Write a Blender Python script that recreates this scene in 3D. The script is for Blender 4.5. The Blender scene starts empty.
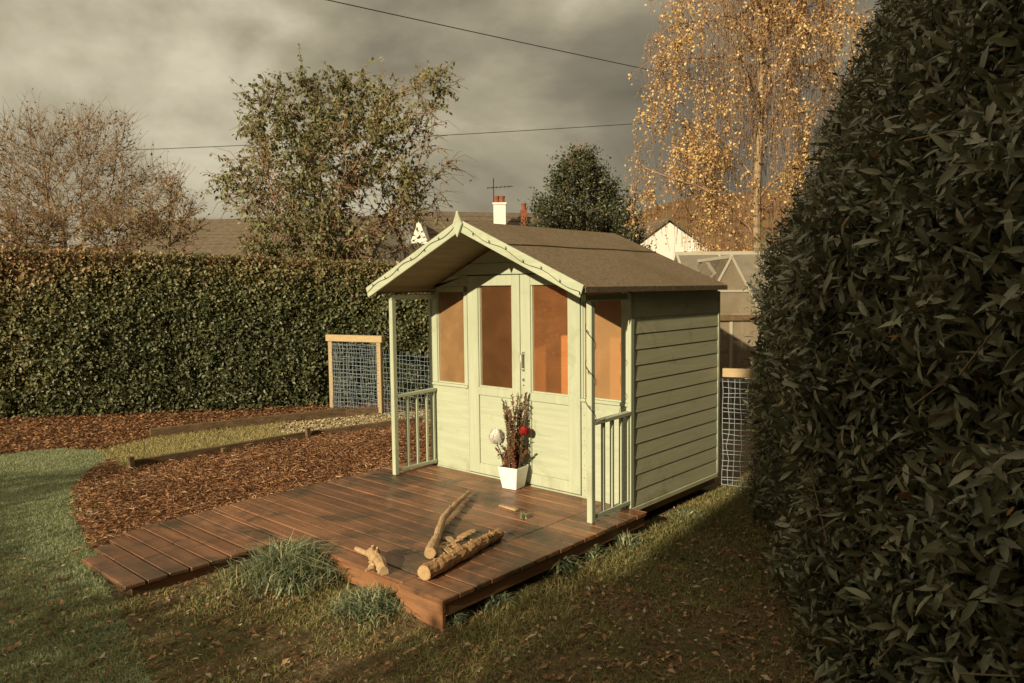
import bpy, math, random
import numpy as np
from mathutils import Matrix, Vector
rng = np.random.default_rng(7); random.seed(7)
S = bpy.context.scene; COL = S.collection
R = math.radians
A = np.array

# ------------------------------------------------------------------ camera
CP = A([5.0917, -4.6082, 1.7897]); YAW, PIT, ROL, FPX = 0.7274, -0.0729, -0.0108, 747.28
_f = A([-math.sin(YAW)*math.cos(PIT), math.cos(YAW)*math.cos(PIT), math.sin(PIT)])
_r = A([math.cos(YAW), math.sin(YAW), 0.]); _u = np.cross(_r, _f)
_c, _s = math.cos(ROL), math.sin(ROL)
CR, CU, CF = _c*_r + _s*_u, -_s*_r + _c*_u, _f
FH = A([-math.sin(YAW), math.cos(YAW), 0.]); RH = A([math.cos(YAW), math.sin(YAW), 0.])
def ray(x, y): return CF + CR*(x-512)/FPX - CU*(y-341.5)/FPX
def at(x, y, d): return CP + ray(x, y)*d
def onz(x, y, z=0.):
    d = ray(x, y); return CP + d*((z-CP[2])/d[2])
cam = bpy.data.cameras.new('camera'); co = bpy.data.objects.new('camera', cam); COL.objects.link(co)
m = Matrix((CR.tolist(), CU.tolist(), (-CF).tolist())).transposed().to_4x4(); m.translation = CP.tolist()
co.matrix_world = m; cam.sensor_width = 36; cam.lens = FPX/1024*36; cam.clip_start = .05; cam.clip_end = 2000
S.camera = co

# ------------------------------------------------------------------ numpy helpers
def _h(i, j, s):
    v = np.sin(i*127.1 + j*311.7 + s*74.7)*43758.5453
    return v - np.floor(v)
def vn(x, y, s=0):
    x = np.asarray(x, float); y = np.asarray(y, float)
    i, j = np.floor(x), np.floor(y); fx, fy = x-i, y-j
    fx = fx*fx*(3-2*fx); fy = fy*fy*(3-2*fy)
    return (_h(i,j,s)*(1-fx)+_h(i+1,j,s)*fx)*(1-fy) + (_h(i,j+1,s)*(1-fx)+_h(i+1,j+1,s)*fx)*fy
def fbm(x, y, s=0, o=4):
    t = 0; a = .5
    for k in range(o):
        t = t + a*vn(x, y, s+k); x = np.asarray(x)*2.03; y = np.asarray(y)*2.03; a *= .5
    return t/.94
def nrm(v): return v/np.maximum(np.linalg.norm(v, axis=-1, keepdims=True), 1e-9)
def inpoly(x, y, P):
    P = np.asarray(P); c = np.zeros(np.shape(x), bool); n = len(P)
    for i in range(n):
        x0, y0 = P[i][:2]; x1, y1 = P[(i+1) % n][:2]
        k = ((y0 > y) != (y1 > y)) & (x < (x1-x0)*(y-y0)/((y1-y0) if y1 != y0 else 1e-9)+x0)
        c ^= k
    return c
def scatter(P, n):
    P = np.asarray(P)[:, :2]; lo, hi = P.min(0), P.max(0); out = []
    while sum(len(o) for o in out) < n:
        q = rng.uniform(lo, hi, (n, 2)); out.append(q[inpoly(q[:,0], q[:,1], P)])
    return np.concatenate(out)[:n]
def ghz(x, y):
    """ground height"""
    x = np.asarray(x, float); y = np.asarray(y, float)
    rise = .080/(1+np.exp(-(1.25-x)/.14))/(1+np.exp(-(x+2.1)/.2))
    return .030*(fbm(x*.9, y*.9, 3)-.5) + .018*(fbm(x*5, y*5, 9, 2)-.5) + rise + .034*(fbm(x*3.1+9, y*3.1, 17, 3)-.5)/(1+np.exp(-(x-1.2)/.2))

# ------------------------------------------------------------------ object helpers
ORG = {}
def tag(o, label=None, cat=None, group=None, kind=None):
    if label: o['label'] = label
    if cat: o['category'] = cat
    if group: o['group'] = group
    if kind: o['kind'] = kind
    return o
def thing(name, label, cat, loc, group=None):
    o = bpy.data.objects.new(name, None); COL.objects.link(o); o.location = [float(v) for v in loc]; o.empty_display_size = .2
    ORG[o] = A(loc, float); return tag(o, label, cat, group)
def link(name, me, mat, parent, loc, smooth):
    o = bpy.data.objects.new(name, me); COL.objects.link(o)
    if mat: me.materials.append(mat)
    if parent is not None:
        o.parent = parent; ORG[o] = ORG[parent]
    else:
        o.location = [float(v) for v in loc]; ORG[o] = A(loc, float)
    if smooth: me.polygons.foreach_set('use_smooth', np.ones(len(me.polygons), bool))
    return o
def npmesh(name, V, F, mat, parent=None, loc=(0,0,0), attrs=None, smooth=False):
    org = ORG[parent] if parent is not None else A(loc, float)
    V = np.asarray(V, float)-org; F = np.asarray(F, np.int32); k = F.shape[1]
    me = bpy.data.meshes.new(name)
    me.vertices.add(len(V)); me.vertices.foreach_set('co', V.astype(np.float32).ravel())
    me.loops.add(F.size); me.loops.foreach_set('vertex_index', F.ravel())
    me.polygons.add(len(F)); me.polygons.foreach_set('loop_start', np.arange(0, F.size, k, dtype=np.int32))
    me.update(calc_edges=True)
    for n_, v_ in (attrs or {}).items():
        a = me.attributes.new(n_, 'FLOAT', 'POINT'); a.data.foreach_set('value', np.asarray(v_, np.float32))
    return link(name, me, mat, parent, loc, smooth)
class MB:
    def __init__(s): s.v = []; s.f = []
    def poly(s, pts, faces):
        b = len(s.v); s.v += [tuple(float(c) for c in p) for p in pts]; s.f += [[b+i for i in f] for f in faces]; return s
    def box(s, x0, x1, y0, y1, z0, z1):
        return s.poly([(x0,y0,z0),(x1,y0,z0),(x1,y1,z0),(x0,y1,z0),(x0,y0,z1),(x1,y0,z1),(x1,y1,z1),(x0,y1,z1)],
            [(0,3,2,1),(4,5,6,7),(0,1,5,4),(1,2,6,5),(2,3,7,6),(3,0,4,7)])
    def obox(s, c, ax, ay, az):
        c, ax, ay, az = map(A, (c, ax, ay, az))
        P = [c+i*ax+j*ay+k*az for k in (-1,1) for i, j in ((-1,-1),(1,-1),(1,1),(-1,1))]
        return s.poly(P, [(0,3,2,1),(4,5,6,7),(0,1,5,4),(1,2,6,5),(2,3,7,6),(3,0,4,7)])
    def bar(s, p, q, w, h, up=(0,0,1)):
        p, q = A(p, float), A(q, float); d = q-p; L = np.linalg.norm(d); d /= L
        sd = np.cross(d, A(up, float)); sd /= np.linalg.norm(sd); u2 = np.cross(sd, d)
        return s.obox((p+q)/2, d*L/2, sd*w/2, u2*h/2)
    def prism(s, prof, fn, t0, t1):
        """profile of (a,b) points extruded between t0 and t1; fn(a,b,t)->xyz"""
        n = len(prof); P = [fn(a, b, t0) for a, b in prof]+[fn(a, b, t1) for a, b in prof]
        return s.poly(P, [tuple(range(n))[::-1], tuple(range(n, 2*n))]+[(i, (i+1) % n, n+(i+1) % n, n+i) for i in range(n)])
    def tube(s, pts, rad, n=8, cap=True, jit=0.):
        pts = np.asarray(pts, float); rad = np.broadcast_to(np.asarray(rad, float), (len(pts),))
        T = nrm(np.gradient(pts, axis=0)); up = A([0,0,1.]) if abs(T[0][2]) < .9 else A([1.,0,0])
        rings = []
        for i, (p, t, r) in enumerate(zip(pts, T, rad)):
            a = np.cross(t, up); a /= np.linalg.norm(a); b = np.cross(a, t); up = b
            an = np.arange(n)*2*math.pi/n
            rr = r*(1+jit*(rng.random(n)-.5)*2)
            rings.append(p + np.outer(np.cos(an)*rr, a) + np.outer(np.sin(an)*rr, b))
        V = np.concatenate(rings); F = []
        for i in range(len(pts)-1):
            for k in range(n):
                F.append((i*n+k, i*n+(k+1) % n, (i+1)*n+(k+1) % n, (i+1)*n+k))
        if cap: F += [tuple(range(n))[::-1], tuple((len(pts)-1)*n+k for k in range(n))]
        return s.poly(V, F)
    def build(s, name, mat, parent=None, loc=(0,0,0), bevel=0, smooth=False, sub=0):
        org = ORG[parent] if parent is not None else A(loc, float)
        me = bpy.data.meshes.new(name); me.from_pydata([tuple(A(v)-org) for v in s.v], [], s.f)
        import bmesh
        bm = bmesh.new(); bm.from_mesh(me); bmesh.ops.recalc_face_normals(bm, faces=bm.faces); bm.to_mesh(me); bm.free()
        o = link(name, me, mat, parent, loc, smooth)
        if bevel:
            b = o.modifiers.new('Bevel', 'BEVEL'); b.width = bevel; b.segments = 1; b.limit_method = 'ANGLE'; b.angle_limit = R(40)
        if sub:
            b = o.modifiers.new('Subdivision', 'SUBSURF'); b.levels = sub; b.render_levels = sub
        return o

# ------------------------------------------------------------------ materials
def newmat(name):
    m = bpy.data.materials.new(name); m.use_nodes = True; nt = m.node_tree; nt.nodes.clear()
    out = nt.nodes.new('ShaderNodeOutputMaterial'); return m, nt, out
def N(nt, t, **kw):
    n = nt.nodes.new(t)
    for k, v in kw.items():
        if k in n.inputs: n.inputs[k].default_value = v
        else: setattr(n, k, v)
    return n
def ramp(nt, fac, stops, interp='LINEAR'):
    r = nt.nodes.new('ShaderNodeValToRGB'); r.color_ramp.interpolation = interp; e = r.color_ramp.elements
    while len(e) > 1: e.remove(e[-1])
    e[0].position = stops[0][0]; e[0].color = (*stops[0][1], 1)
    for p, c in stops[1:]:
        x = e.new(p); x.color = (*c, 1)
    nt.links.new(fac, r.inputs[0]); return r.outputs[0]
def coords(nt, scale=(1,1,1), kind='Object'):
    tc = N(nt, 'ShaderNodeTexCoord'); mp = N(nt, 'ShaderNodeMapping'); mp.inputs['Scale'].default_value = scale
    nt.links.new(tc.outputs[kind], mp.inputs[0]); return mp.outputs[0]
def noise(nt, vec, scale, detail=4, rough=.55, dist=0.):
    n = N(nt, 'ShaderNodeTexNoise'); n.inputs['Scale'].default_value = scale; n.inputs['Detail'].default_value = detail
    n.inputs['Roughness'].default_value = rough; n.inputs['Distortion'].default_value = dist
    nt.links.new(vec, n.inputs['Vector']); return n.outputs['Fac']
def mix(nt, f, a, b, mode='MIX'):
    x = N(nt, 'ShaderNodeMix', data_type='RGBA', blend_type=mode)
    for sock, v in ((x.inputs[0], f), (x.inputs[6], a), (x.inputs[7], b)):
        if hasattr(v, 'is_linked'): nt.links.new(v, sock)
        else: sock.default_value = (*v, 1) if isinstance(v, (tuple, list)) else v
    return x.outputs[2]
def math_(nt, op, a, b=None):
    x = N(nt, 'ShaderNodeMath', operation=op)
    for i, v in enumerate((a, b)):
        if v is None: continue
        if hasattr(v, 'is_linked'): nt.links.new(v, x.inputs[i])
        else: x.inputs[i].default_value = v
    return x.outputs[0]
def bump(nt, h, strength, dist, prev=None):
    b = N(nt, 'ShaderNodeBump'); b.inputs['Strength'].default_value = strength; b.inputs['Distance'].default_value = dist
    nt.links.new(h, b.inputs['Height'])
    if prev is not None: nt.links.new(prev, b.inputs['Normal'])
    return b.outputs[0]
def bsdf(nt, out, col, rough=.6, spec=.4, normal=None, metal=0.):
    p = N(nt, 'ShaderNodeBsdfPrincipled'); p.inputs['Specular IOR Level'].default_value = spec; p.inputs['Metallic'].default_value = metal
    for k, v in (('Base Color', col), ('Roughness', rough), ('Normal', normal)):
        if v is None: continue
        if hasattr(v, 'is_linked'): nt.links.new(v, p.inputs[k])
        else: p.inputs[k].default_value = (*v, 1) if isinstance(v, (tuple, list)) else v
    nt.links.new(p.outputs[0], out.inputs[0]); return p
def mat_noise(name, stops, scale=(1,1,1), ns=8, rough=.7, spec=.3, bs=.4, bd=.01, bscale=None, detail=6, stain=None):
    m, nt, out = newmat(name); v = coords(nt, scale); f = noise(nt, v, ns, detail, .6)
    c = ramp(nt, f, stops)
    if stain:
        v2 = coords(nt); f2 = noise(nt, v2, stain[1], 5, .65, .4)
        f2 = ramp(nt, f2, [(stain[2], (0,0,0)), (stain[3], (1,1,1))]); c = mix(nt, f2, c, stain[0])
    h = noise(nt, coords(nt, scale), bscale or ns*3, 6, .6)
    bsdf(nt, out, c, rough, spec, bump(nt, h, bs, bd)); return m
def mat_leaf(name, stops, rough=.55, spec=.35, tl=.25, attr='rnd'):
    m, nt, out = newmat(name); a = N(nt, 'ShaderNodeAttribute'); a.attribute_name = attr
    c = ramp(nt, a.outputs['Fac'], stops)
    p = bsdf(nt, out, c, rough, spec)
    if tl:
        t = N(nt, 'ShaderNodeBsdfTranslucent'); nt.links.new(c, t.inputs[0]); mx = N(nt, 'ShaderNodeMixShader'); mx.inputs[0].default_value = tl
        nt.links.new(p.outputs[0], mx.inputs[1]); nt.links.new(t.outputs[0], mx.inputs[2]); nt.links.new(mx.outputs[0], out.inputs[0])
    return m
def mat_wood(name, c0, c1, axis=0, rough=.6, groove=0., dirt=None, board=None, gaxis=None, spec=.35):
    """grain stretched along axis; groove = ribs across it; board = (axis, pitch) tone per plank"""
    m, nt, out = newmat(name); sc = [9., 9., 9.]; sc[axis] = .7
    v = coords(nt, sc); f = noise(nt, v, 3., 8, .65, .6)
    c = ramp(nt, f, [(.25, c0), (.75, c1)])
    tc = N(nt, 'ShaderNodeTexCoord'); sx = N(nt, 'ShaderNodeSeparateXYZ'); nt.links.new(tc.outputs['Object'], sx.inputs[0])
    if board:
        k = math_(nt, 'FLOOR', math_(nt, 'DIVIDE', math_(nt, 'ADD', sx.outputs[board[0]], board[2] if len(board) > 2 else 0.), board[1]))
        w = N(nt, 'ShaderNodeTexWhiteNoise', noise_dimensions='1D'); nt.links.new(k, w.inputs['W'])
        g = ramp(nt, w.outputs['Value'], [(0, (.66,.64,.6)), (1, (1.22,1.2,1.16))]); c = mix(nt, 1., c, g, 'MULTIPLY')
    if dirt:
        f2 = noise(nt, coords(nt), dirt[1], 6, .7, .5); f2 = ramp(nt, f2, [(dirt[2], (0,0,0)), (dirt[3], (1,1,1))]); c = mix(nt, f2, c, dirt[0])
    nn = bump(nt, f, .35, .004)
    rg = rough
    if groove:
        w = N(nt, 'ShaderNodeMath', operation='SINE'); nt.links.new(math_(nt, 'MULTIPLY', sx.outputs[gaxis], groove), w.inputs[0])
        nn = bump(nt, w.outputs[0], .3, .003, nn)
    f3 = noise(nt, coords(nt), 2.3, 4, .6); rg = ramp(nt, f3, [(.3, (rough-.18,)*3), (.7, (rough+.15,)*3)])
    bsdf(nt, out, c, rg, spec, nn); return m
def mat_plain(name, col, rough=.5, spec=.4, metal=0.):
    m, nt, out = newmat(name); f = noise(nt, coords(nt), 14, 5, .6)
    c = mix(nt, f, tuple(x*.82 for x in col), tuple(min(1, x*1.15) for x in col)); bsdf(nt, out, c, rough, spec, bump(nt, f, .1, .003), metal); return m
def mat_glass(name, film, famt, gloss=.10, tint=(1,1,1), rough=.02):
    m, nt, out = newmat(name)
    t = N(nt, 'ShaderNodeBsdfTransparent'); t.inputs[0].default_value = (*tint, 1)
    g = N(nt, 'ShaderNodeBsdfGlossy'); g.inputs['Roughness'].default_value = rough
    d = N(nt, 'ShaderNodeBsdfDiffuse'); f = noise(nt, coords(nt), 5, 5, .6); nt.links.new(mix(nt, f, tuple(x*.85 for x in film), film), d.inputs[0])
    m1 = N(nt, 'ShaderNodeMixShader'); nt.links.new(ramp(nt, f, [(.3, (famt*.8,)*3), (.7, (famt*1.15,)*3)]), m1.inputs[0])
    nt.links.new(t.outputs[0], m1.inputs[1]); nt.links.new(d.outputs[0], m1.inputs[2])
    fr = N(nt, 'ShaderNodeFresnel'); m2 = N(nt, 'ShaderNodeMixShader'); nt.links.new(math_(nt, 'ADD', fr.outputs[0], gloss*.3), m2.inputs[0])
    nt.links.new(m1.outputs[0], m2.inputs[1]); nt.links.new(g.outputs[0], m2.inputs[2]); nt.links.new(m2.outputs[0], out.inputs[0]); return m

SAGE0, SAGE1 = (.34,.38,.28), (.445,.482,.365)
M = {}
M['sage'] = mat_wood('sage_paint', SAGE0, SAGE1, 0, .55, dirt=((.26,.25,.15), 4.2, .56, .80))
M['sage_v'] = mat_wood('sage_paint_upright', SAGE0, SAGE1, 2, .55, dirt=((.27,.265,.16), 4.0, .56, .82))
M['sage_side'] = mat_wood('sage_paint_cladding', (.45,.455,.31), (.58,.575,.41), 1, .55, dirt=((.24,.22,.12), 2.6, .55, .8))
M['sage_y'] = mat_wood('sage_paint_rail', SAGE0, SAGE1, 1, .55, dirt=((.30,.29,.18), 3, .6, .8))
M['bare'] = mat_wood('weathered_roof_boards', (.15,.12,.06), (.26,.21,.11), 1, .7)
M['stain'] = mat_wood('orange_stained_pine', (.66,.20,.05), (.80,.32,.10), 0, .5)
M['felt'] = mat_noise('mineral_roof_felt', [(.25, (.095,.068,.043)), (.5, (.160,.120,.078)), (.75, (.25,.195,.132))], ns=45, rough=.9, spec=.15, bs=.6, bd=.004, stain=((.12,.09,.045), 1.6, .5, .75))
M['feltline'] = mat_noise('felt_lap', [(.3, (.05,.035,.02)), (.7, (.08,.055,.03))], ns=30, rough=.9, spec=.1)
M['dark'] = mat_plain('dark_gap', (.03,.026,.02), .8, .1)
M['deck'] = mat_wood('wet_brown_decking', (.090,.041,.023), (.30,.146,.078), 0, .36, groove=math.pi*2/.0125, gaxis=1, dirt=((.040,.030,.018), 1.9, .47, .64), board=(1, .125, 0.), spec=.45)
M['deckf'] = mat_wood('orange_brown_fascia', (.17,.08,.038), (.31,.15,.072), 0, .55, dirt=((.12,.07,.04), 3, .5, .75))
M['decks'] = mat_wood('brown_fascia', (.12,.06,.03), (.24,.12,.06), 1, .55)
M['wire'] = mat_plain('black_cable', (.015,.015,.015), .5)
M['metal'] = mat_plain('dull_metal', (.55,.53,.48), .35, .5, .9)
M['pot'] = mat_plain('white_glazed_pot', (.80,.79,.77), .3, .5)
M['soil'] = mat_noise('potting_soil', [(.3, (.03,.02,.012)), (.7, (.09,.055,.03))], ns=40, rough=.95, bs=1, bd=.01)
M['bark'] = mat_noise('log_bark', [(.25, (.19,.10,.05)), (.5, (.36,.21,.10)), (.75, (.48,.32,.17))], scale=(1,1,1), ns=30, rough=.85, bs=.9, bd=.012)
M['pale'] = mat_noise('pale_dry_wood', [(.25, (.22,.14,.075)), (.5, (.38,.26,.145)), (.8, (.48,.36,.22))], ns=22, rough=.8, bs=.7, bd=.008)
M['cut'] = mat_noise('cut_wood_end', [(.3, (.31,.20,.10)), (.7, (.46,.32,.18))], ns=30, rough=.8)
M['sleeper'] = mat_noise('old_sleeper', [(.25, (.06,.04,.022)), (.6, (.15,.10,.055)), (.8, (.22,.16,.09))], scale=(6,1,6), ns=5, rough=.9, bs=.8, bd=.01)
M['newwood'] = mat_wood('new_softwood', (.33,.24,.13), (.47,.36,.21), 0, .65)
M['newwood_v'] = mat_wood('new_softwood_post', (.28,.21,.115), (.43,.335,.20), 2, .65)
M['net'] = mat_plain('white_netting', (.50,.55,.60), .5); M['pnet'] = mat_plain('pale_blue_netting', (.34,.40,.47), .5); M['bnet'] = mat_plain('blue_grey_netting', (.20,.25,.29), .5)
M['trunk'] = mat_noise('brown_tree_bark', [(.3, (.06,.04,.025)), (.7, (.17,.115,.07))], scale=(3,3,.6), ns=8, rough=.9, bs=.8, bd=.02)
M['twig'] = mat_noise('red_brown_twigs', [(.3, (.17,.10,.06)), (.7, (.34,.22,.13))], ns=5, rough=.8)
M['dcore'] = mat_noise('dark_hedge_core', [(.3, (.018,.014,.008)), (.7, (.05,.036,.02))], ns=9, rough=.9, bs=1, bd=.05)  # dark fill colour for the solid core of the clipped hedge
M['btwig'] = mat_noise('birch_twigs', [(.3, (.20,.125,.08)), (.7, (.38,.26,.17))], ns=5, rough=.8)
M['twig2'] = mat_noise('olive_stems', [(.3, (.10,.075,.04)), (.7, (.22,.15,.085))], ns=6, rough=.8)
M['twig3'] = mat_noise('grey_tan_twigs', [(.3, (.18,.12,.075)), (.7, (.36,.26,.165))], ns=6, rough=.8)
M['lcore'] = mat_noise('dark_laurel_core', [(.35, (.035,.034,.018)), (.5, (.075,.068,.036)), (.65, (.11,.10,.055))], ns=16, rough=.8, bs=1, bd=.06)  # dark fill colour for the solid core of the laurel
M['birch'] = mat_noise('birch_bark', [(.3, (.11,.07,.04)), (.45, (.24,.17,.10)), (.8, (.37,.28,.18))], scale=(1,1,3), ns=4, rough=.75, stain=((.10,.07,.045), 5, .58, .7))
M['slate'] = mat_noise('brown_slates', [(.3, (.085,.066,.046)), (.7, (.16,.125,.088))], scale=(1,1,1), ns=6, rough=.8, spec=.25, bs=.5, bd=.03)
M['render'] = mat_plain('white_render', (.74,.72,.66), .85, .2)
M['redclay'] = mat_plain('red_clay', (.22,.075,.042), .8, .2)
M['hgrass'] = mat_noise('hill_heather', [(.3, (.075,.045,.026)), (.5, (.15,.085,.045)), (.7, (.12,.10,.05))], ns=.25, rough=1, spec=0)
M['alu'] = mat_plain('greenhouse_frame', (.44,.41,.34), .45, .5, .2)
M['ghglass'] = mat_glass('greenhouse_glazing', (.48,.40,.29), .36, .12)
M['glass'] = mat_glass('clear_window_glass', (.60,.27,.11), .15, .10, rough=.03)
M['glassd'] = mat_glass('dusty_window_glass', (.46,.27,.13), .55, .05, rough=.05)

# ------------------------------------------------------------------ world, sun
SUN_EL, SUN_HEAD = R(20.5), R(6.5)
Ld = A([-math.sin(SUN_HEAD)*math.cos(SUN_EL), math.cos(SUN_HEAD)*math.cos(SUN_EL), -math.sin(SUN_EL)])
sl = bpy.data.lights.new('sun', 'SUN'); sl.energy = 4.7; sl.angle = R(.6); sl.color = (1, .83, .55)
so = bpy.data.objects.new('sun', sl); COL.objects.link(so); so.rotation_euler = Vector(Ld.tolist()).to_track_quat('-Z', 'Y').to_euler(); so.location = (0, -20, 10)
w = bpy.data.worlds.new('World'); S.world = w; w.use_nodes = True; nt = w.node_tree; nt.nodes.clear()
wo = nt.nodes.new('ShaderNodeOutputWorld')
sky = N(nt, 'ShaderNodeTexSky', sky_type='NISHITA', sun_disc=False, sun_elevation=SUN_EL, sun_rotation=math.pi - SUN_HEAD)
b1 = N(nt, 'ShaderNodeBackground'); b1.inputs[1].default_value = .07; nt.links.new(sky.outputs[0], b1.inputs[0])
tc = N(nt, 'ShaderNodeTexCoord'); sx = N(nt, 'ShaderNodeSeparateXYZ'); nt.links.new(tc.outputs['Generated'], sx.inputs[0])
cv = N(nt, 'ShaderNodeMapping'); cv.inputs['Scale'].default_value = (1, 1, 1.9); cv.inputs['Location'].default_value = (3.1, 1.7, .4); nt.links.new(tc.outputs['Generated'], cv.inputs[0])
na = noise(nt, cv.outputs[0], 2.1, 7, .52, .35); nb2 = noise(nt, cv.outputs[0], 5.5, 6, .55, .2)
dt = N(nt, 'ShaderNodeVectorMath', operation='DOT_PRODUCT'); dt.inputs[1].default_value = (-.99, .05, .1); nt.links.new(tc.outputs['Generated'], dt.inputs[0])
n1 = math_(nt, 'ADD', math_(nt, 'ADD', math_(nt, 'MULTIPLY', na, .78), math_(nt, 'MULTIPLY', nb2, .22)), math_(nt, 'MULTIPLY', math_(nt, 'SUBTRACT', dt.outputs['Value'], .66), .20))
ccol = ramp(nt, n1, [(.34, (.108,.092,.063)), (.47, (.178,.153,.102)), (.56, (.285,.248,.166)), (.67, (.50,.45,.33))])
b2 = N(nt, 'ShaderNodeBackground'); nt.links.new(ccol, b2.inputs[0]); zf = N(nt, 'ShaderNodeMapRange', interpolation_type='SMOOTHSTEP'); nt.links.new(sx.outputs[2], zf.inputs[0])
for q_, v_ in ((1, .38), (2, .85), (3, 1.), (4, 3.8)): zf.inputs[q_].default_value = v_  # overhead sky, out of view, boosted to fill the shadows
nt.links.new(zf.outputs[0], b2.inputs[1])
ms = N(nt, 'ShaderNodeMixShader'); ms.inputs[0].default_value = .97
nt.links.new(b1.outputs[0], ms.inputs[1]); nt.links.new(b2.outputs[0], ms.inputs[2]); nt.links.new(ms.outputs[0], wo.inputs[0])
S.view_settings.view_transform = 'Standard'; S.view_settings.look = 'None'; S.view_settings.exposure = .5; S.view_settings.gamma = 1
S.view_settings.use_curve_mapping = False
S.cycles.sample_clamp_indirect = 3; S.cycles.max_bounces = 6; S.cycles.diffuse_bounces = 3; S.cycles.transparent_max_bounces = 8

# ------------------------------------------------------------------ summerhouse
W_, L_, DZ = 2.13, 1.37, .16
AX = 1.065; ZR = 2.285; ZE = 1.785; XO = 1.14           # ridge height, eave height, half span of the roof
SL = (ZR-ZE)/XO
def roofz(x): return ZR - SL*abs(x-AX)
sh = thing('summerhouse', 'small sage green wooden summerhouse with double doors and felt roof', 'summerhouse', (AX, .6, DZ))
# floor and walls
MB().box(.02, W_-.02, .065, L_-.02, .13, .19).build('floor', M['stain'], sh)
MB().box(.0, W_, .0, L_, .06, .13).build('bearer', M['decks'], sh)
wl = MB().box(.03, W_-.03, L_-.035, L_, .15, 1.70)
wl.prism([(.03, 1.70), (W_-.03, 1.70), (W_-.03, roofz(W_)-.05), (AX, ZR-.05), (.03, roofz(0)-.05)], lambda a, b, t: (a, t, b), L_-.035, L_)
wl.build('back_wall', M['stain'], sh)
def side_wall(x, sgn):
    ins = MB().box(min(x, x-sgn*.02), max(x, x-sgn*.02), .035, L_-.037, .19, 1.75); wall = ins.build('side_wall', M['stain'], sh)
    cl = MB(); p = .1165; z = .155; k = 0
    while z < 1.74:
        z1 = min(z+p+.012, 1.755)
        cl.prism([(.002, z), (.0190, z+.002), (.0145, z1), (.002, z1)], lambda a, b, t: (x+sgn*a, t, b), .036, L_-.004)
        z += p
    cl.build('cladding', M['sage_side'], wall, bevel=.0015)
    pl = MB().box(min(x+sgn*.001, x+sgn*.026), max(x+sgn*.001, x+sgn*.026), .0, L_, .118, .153); pl.build('plinth', M['sage_side'], wall, bevel=.003)
side_wall(W_, 1); side_wall(0., -1)
for x in (-.022, W_-.006):
    for y0, y1 in ((-.012, .034), (L_-.003, L_+.03)):
        MB().box(x, x+.028, y0, y1, .15, 1.735).build('corner_trim', M['sage_v'], sh, bevel=.003)
MB().box(.028, W_-.028, .003, .06, .131, .1635).build('threshold', M['sage'], sh, bevel=.003)
# front wall: lower panels, gable, frames
def shiplap(x0, x1, z0, z1, y, pitch=.098, mb=None):
    mb = mb or MB(); z = z0
    while z < z1-.004:
        zt = min(z+pitch, z1)
        mb.prism([(y, z), (y+.02, z), (y+.02, zt), (y+.004, zt), (y, zt-.006)], lambda a, b, t: (t, a, b), x0, x1); z += pitch
    return mb
for x0, x1, wx0, wx1 in ((.0, .466, .076, .425), (1.694, W_-.003, 1.712, 2.064)):
    shiplap(x0, x1, DZ+.005, .905, .006).build('front_panel', M['sage'], sh)
    wn = MB(); t = .0
    wn.box(x0, wx0, t, t+.04, .930, 1.752); wn.box(wx1, x1, t, t+.04, .930, 1.752); wn.box(wx0, wx1, t+.001, t+.04, 1.752, 1.80)
    wn = wn.build('window', M['sage_v'], sh, bevel=.003)
    MB().box(x0-.001, x1+.001, -.009, .042, .905, .929).build('sill', M['sage'], wn, bevel=.004)
    bd = MB()
    bd.box(wx0, wx0+.012, .012, .03, .931, 1.75); bd.box(wx1-.012, wx1, .012, .03, .931, 1.75); bd.box(wx0+.012, wx1-.012, .013, .03, .931, .943)
    bd.build('glazing_bead', M['sage_v'], wn)
    MB().box(wx0+.001, wx1-.001, .022, .026, .932, 1.751).build('pane', M['glassd'], wn)
# gable over the doors
gb = MB(); z = 1.897
prof = lambda z0, z1: [(AX-(ZR-.045-z0)/SL, z0), (AX+(ZR-.045-z0)/SL, z0), (AX+max(.001, (ZR-.045-z1)/SL), z1), (AX-max(.001, (ZR-.045-z1)/SL), z1)]
for z0, z1 in ((1.802, 1.893),):
    gb.prism([(-.003, z0), (.466, z0), (.466, z1), (AX-(ZR-.045-z1)/SL, z1), (-.003, roofz(0)-.045)], lambda a, b, t: (a, t, b), .004, .03)
    gb.prism([(1.694, z0), (2.131, z0), (2.131, roofz(0)-.045), (AX+(ZR-.045-z1)/SL, z1), (1.694, z1)], lambda a, b, t: (a, t, b), .004, .03)
while z < 2.22:
    gb.prism(prof(z, min(z+.094, 2.235)), lambda a, b, t: (a, t, b), .005+.001, .03); z += .098
gb.build('gable', M['sage'], sh)
MB().box(.466, 1.694, .012, .05, 1.80, 2.0).build('lintel', M['dark'], sh)
for x0, x1 in ((.466, .4745), (1.6885, 1.694)): MB().box(x0, x1, .018, .05, .165, 1.89).build('door_jamb', M['dark'], sh)
for x0, x1 in ((.03, .44), (1.72, 2.10)):
    for z in np.arange(.21, .9, .098): 
        for x in (x0, x1): MB().tube([(x, .007, z), (x, .0045, z)], .004, 6).build('nail', M['metal'], sh)
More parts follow.
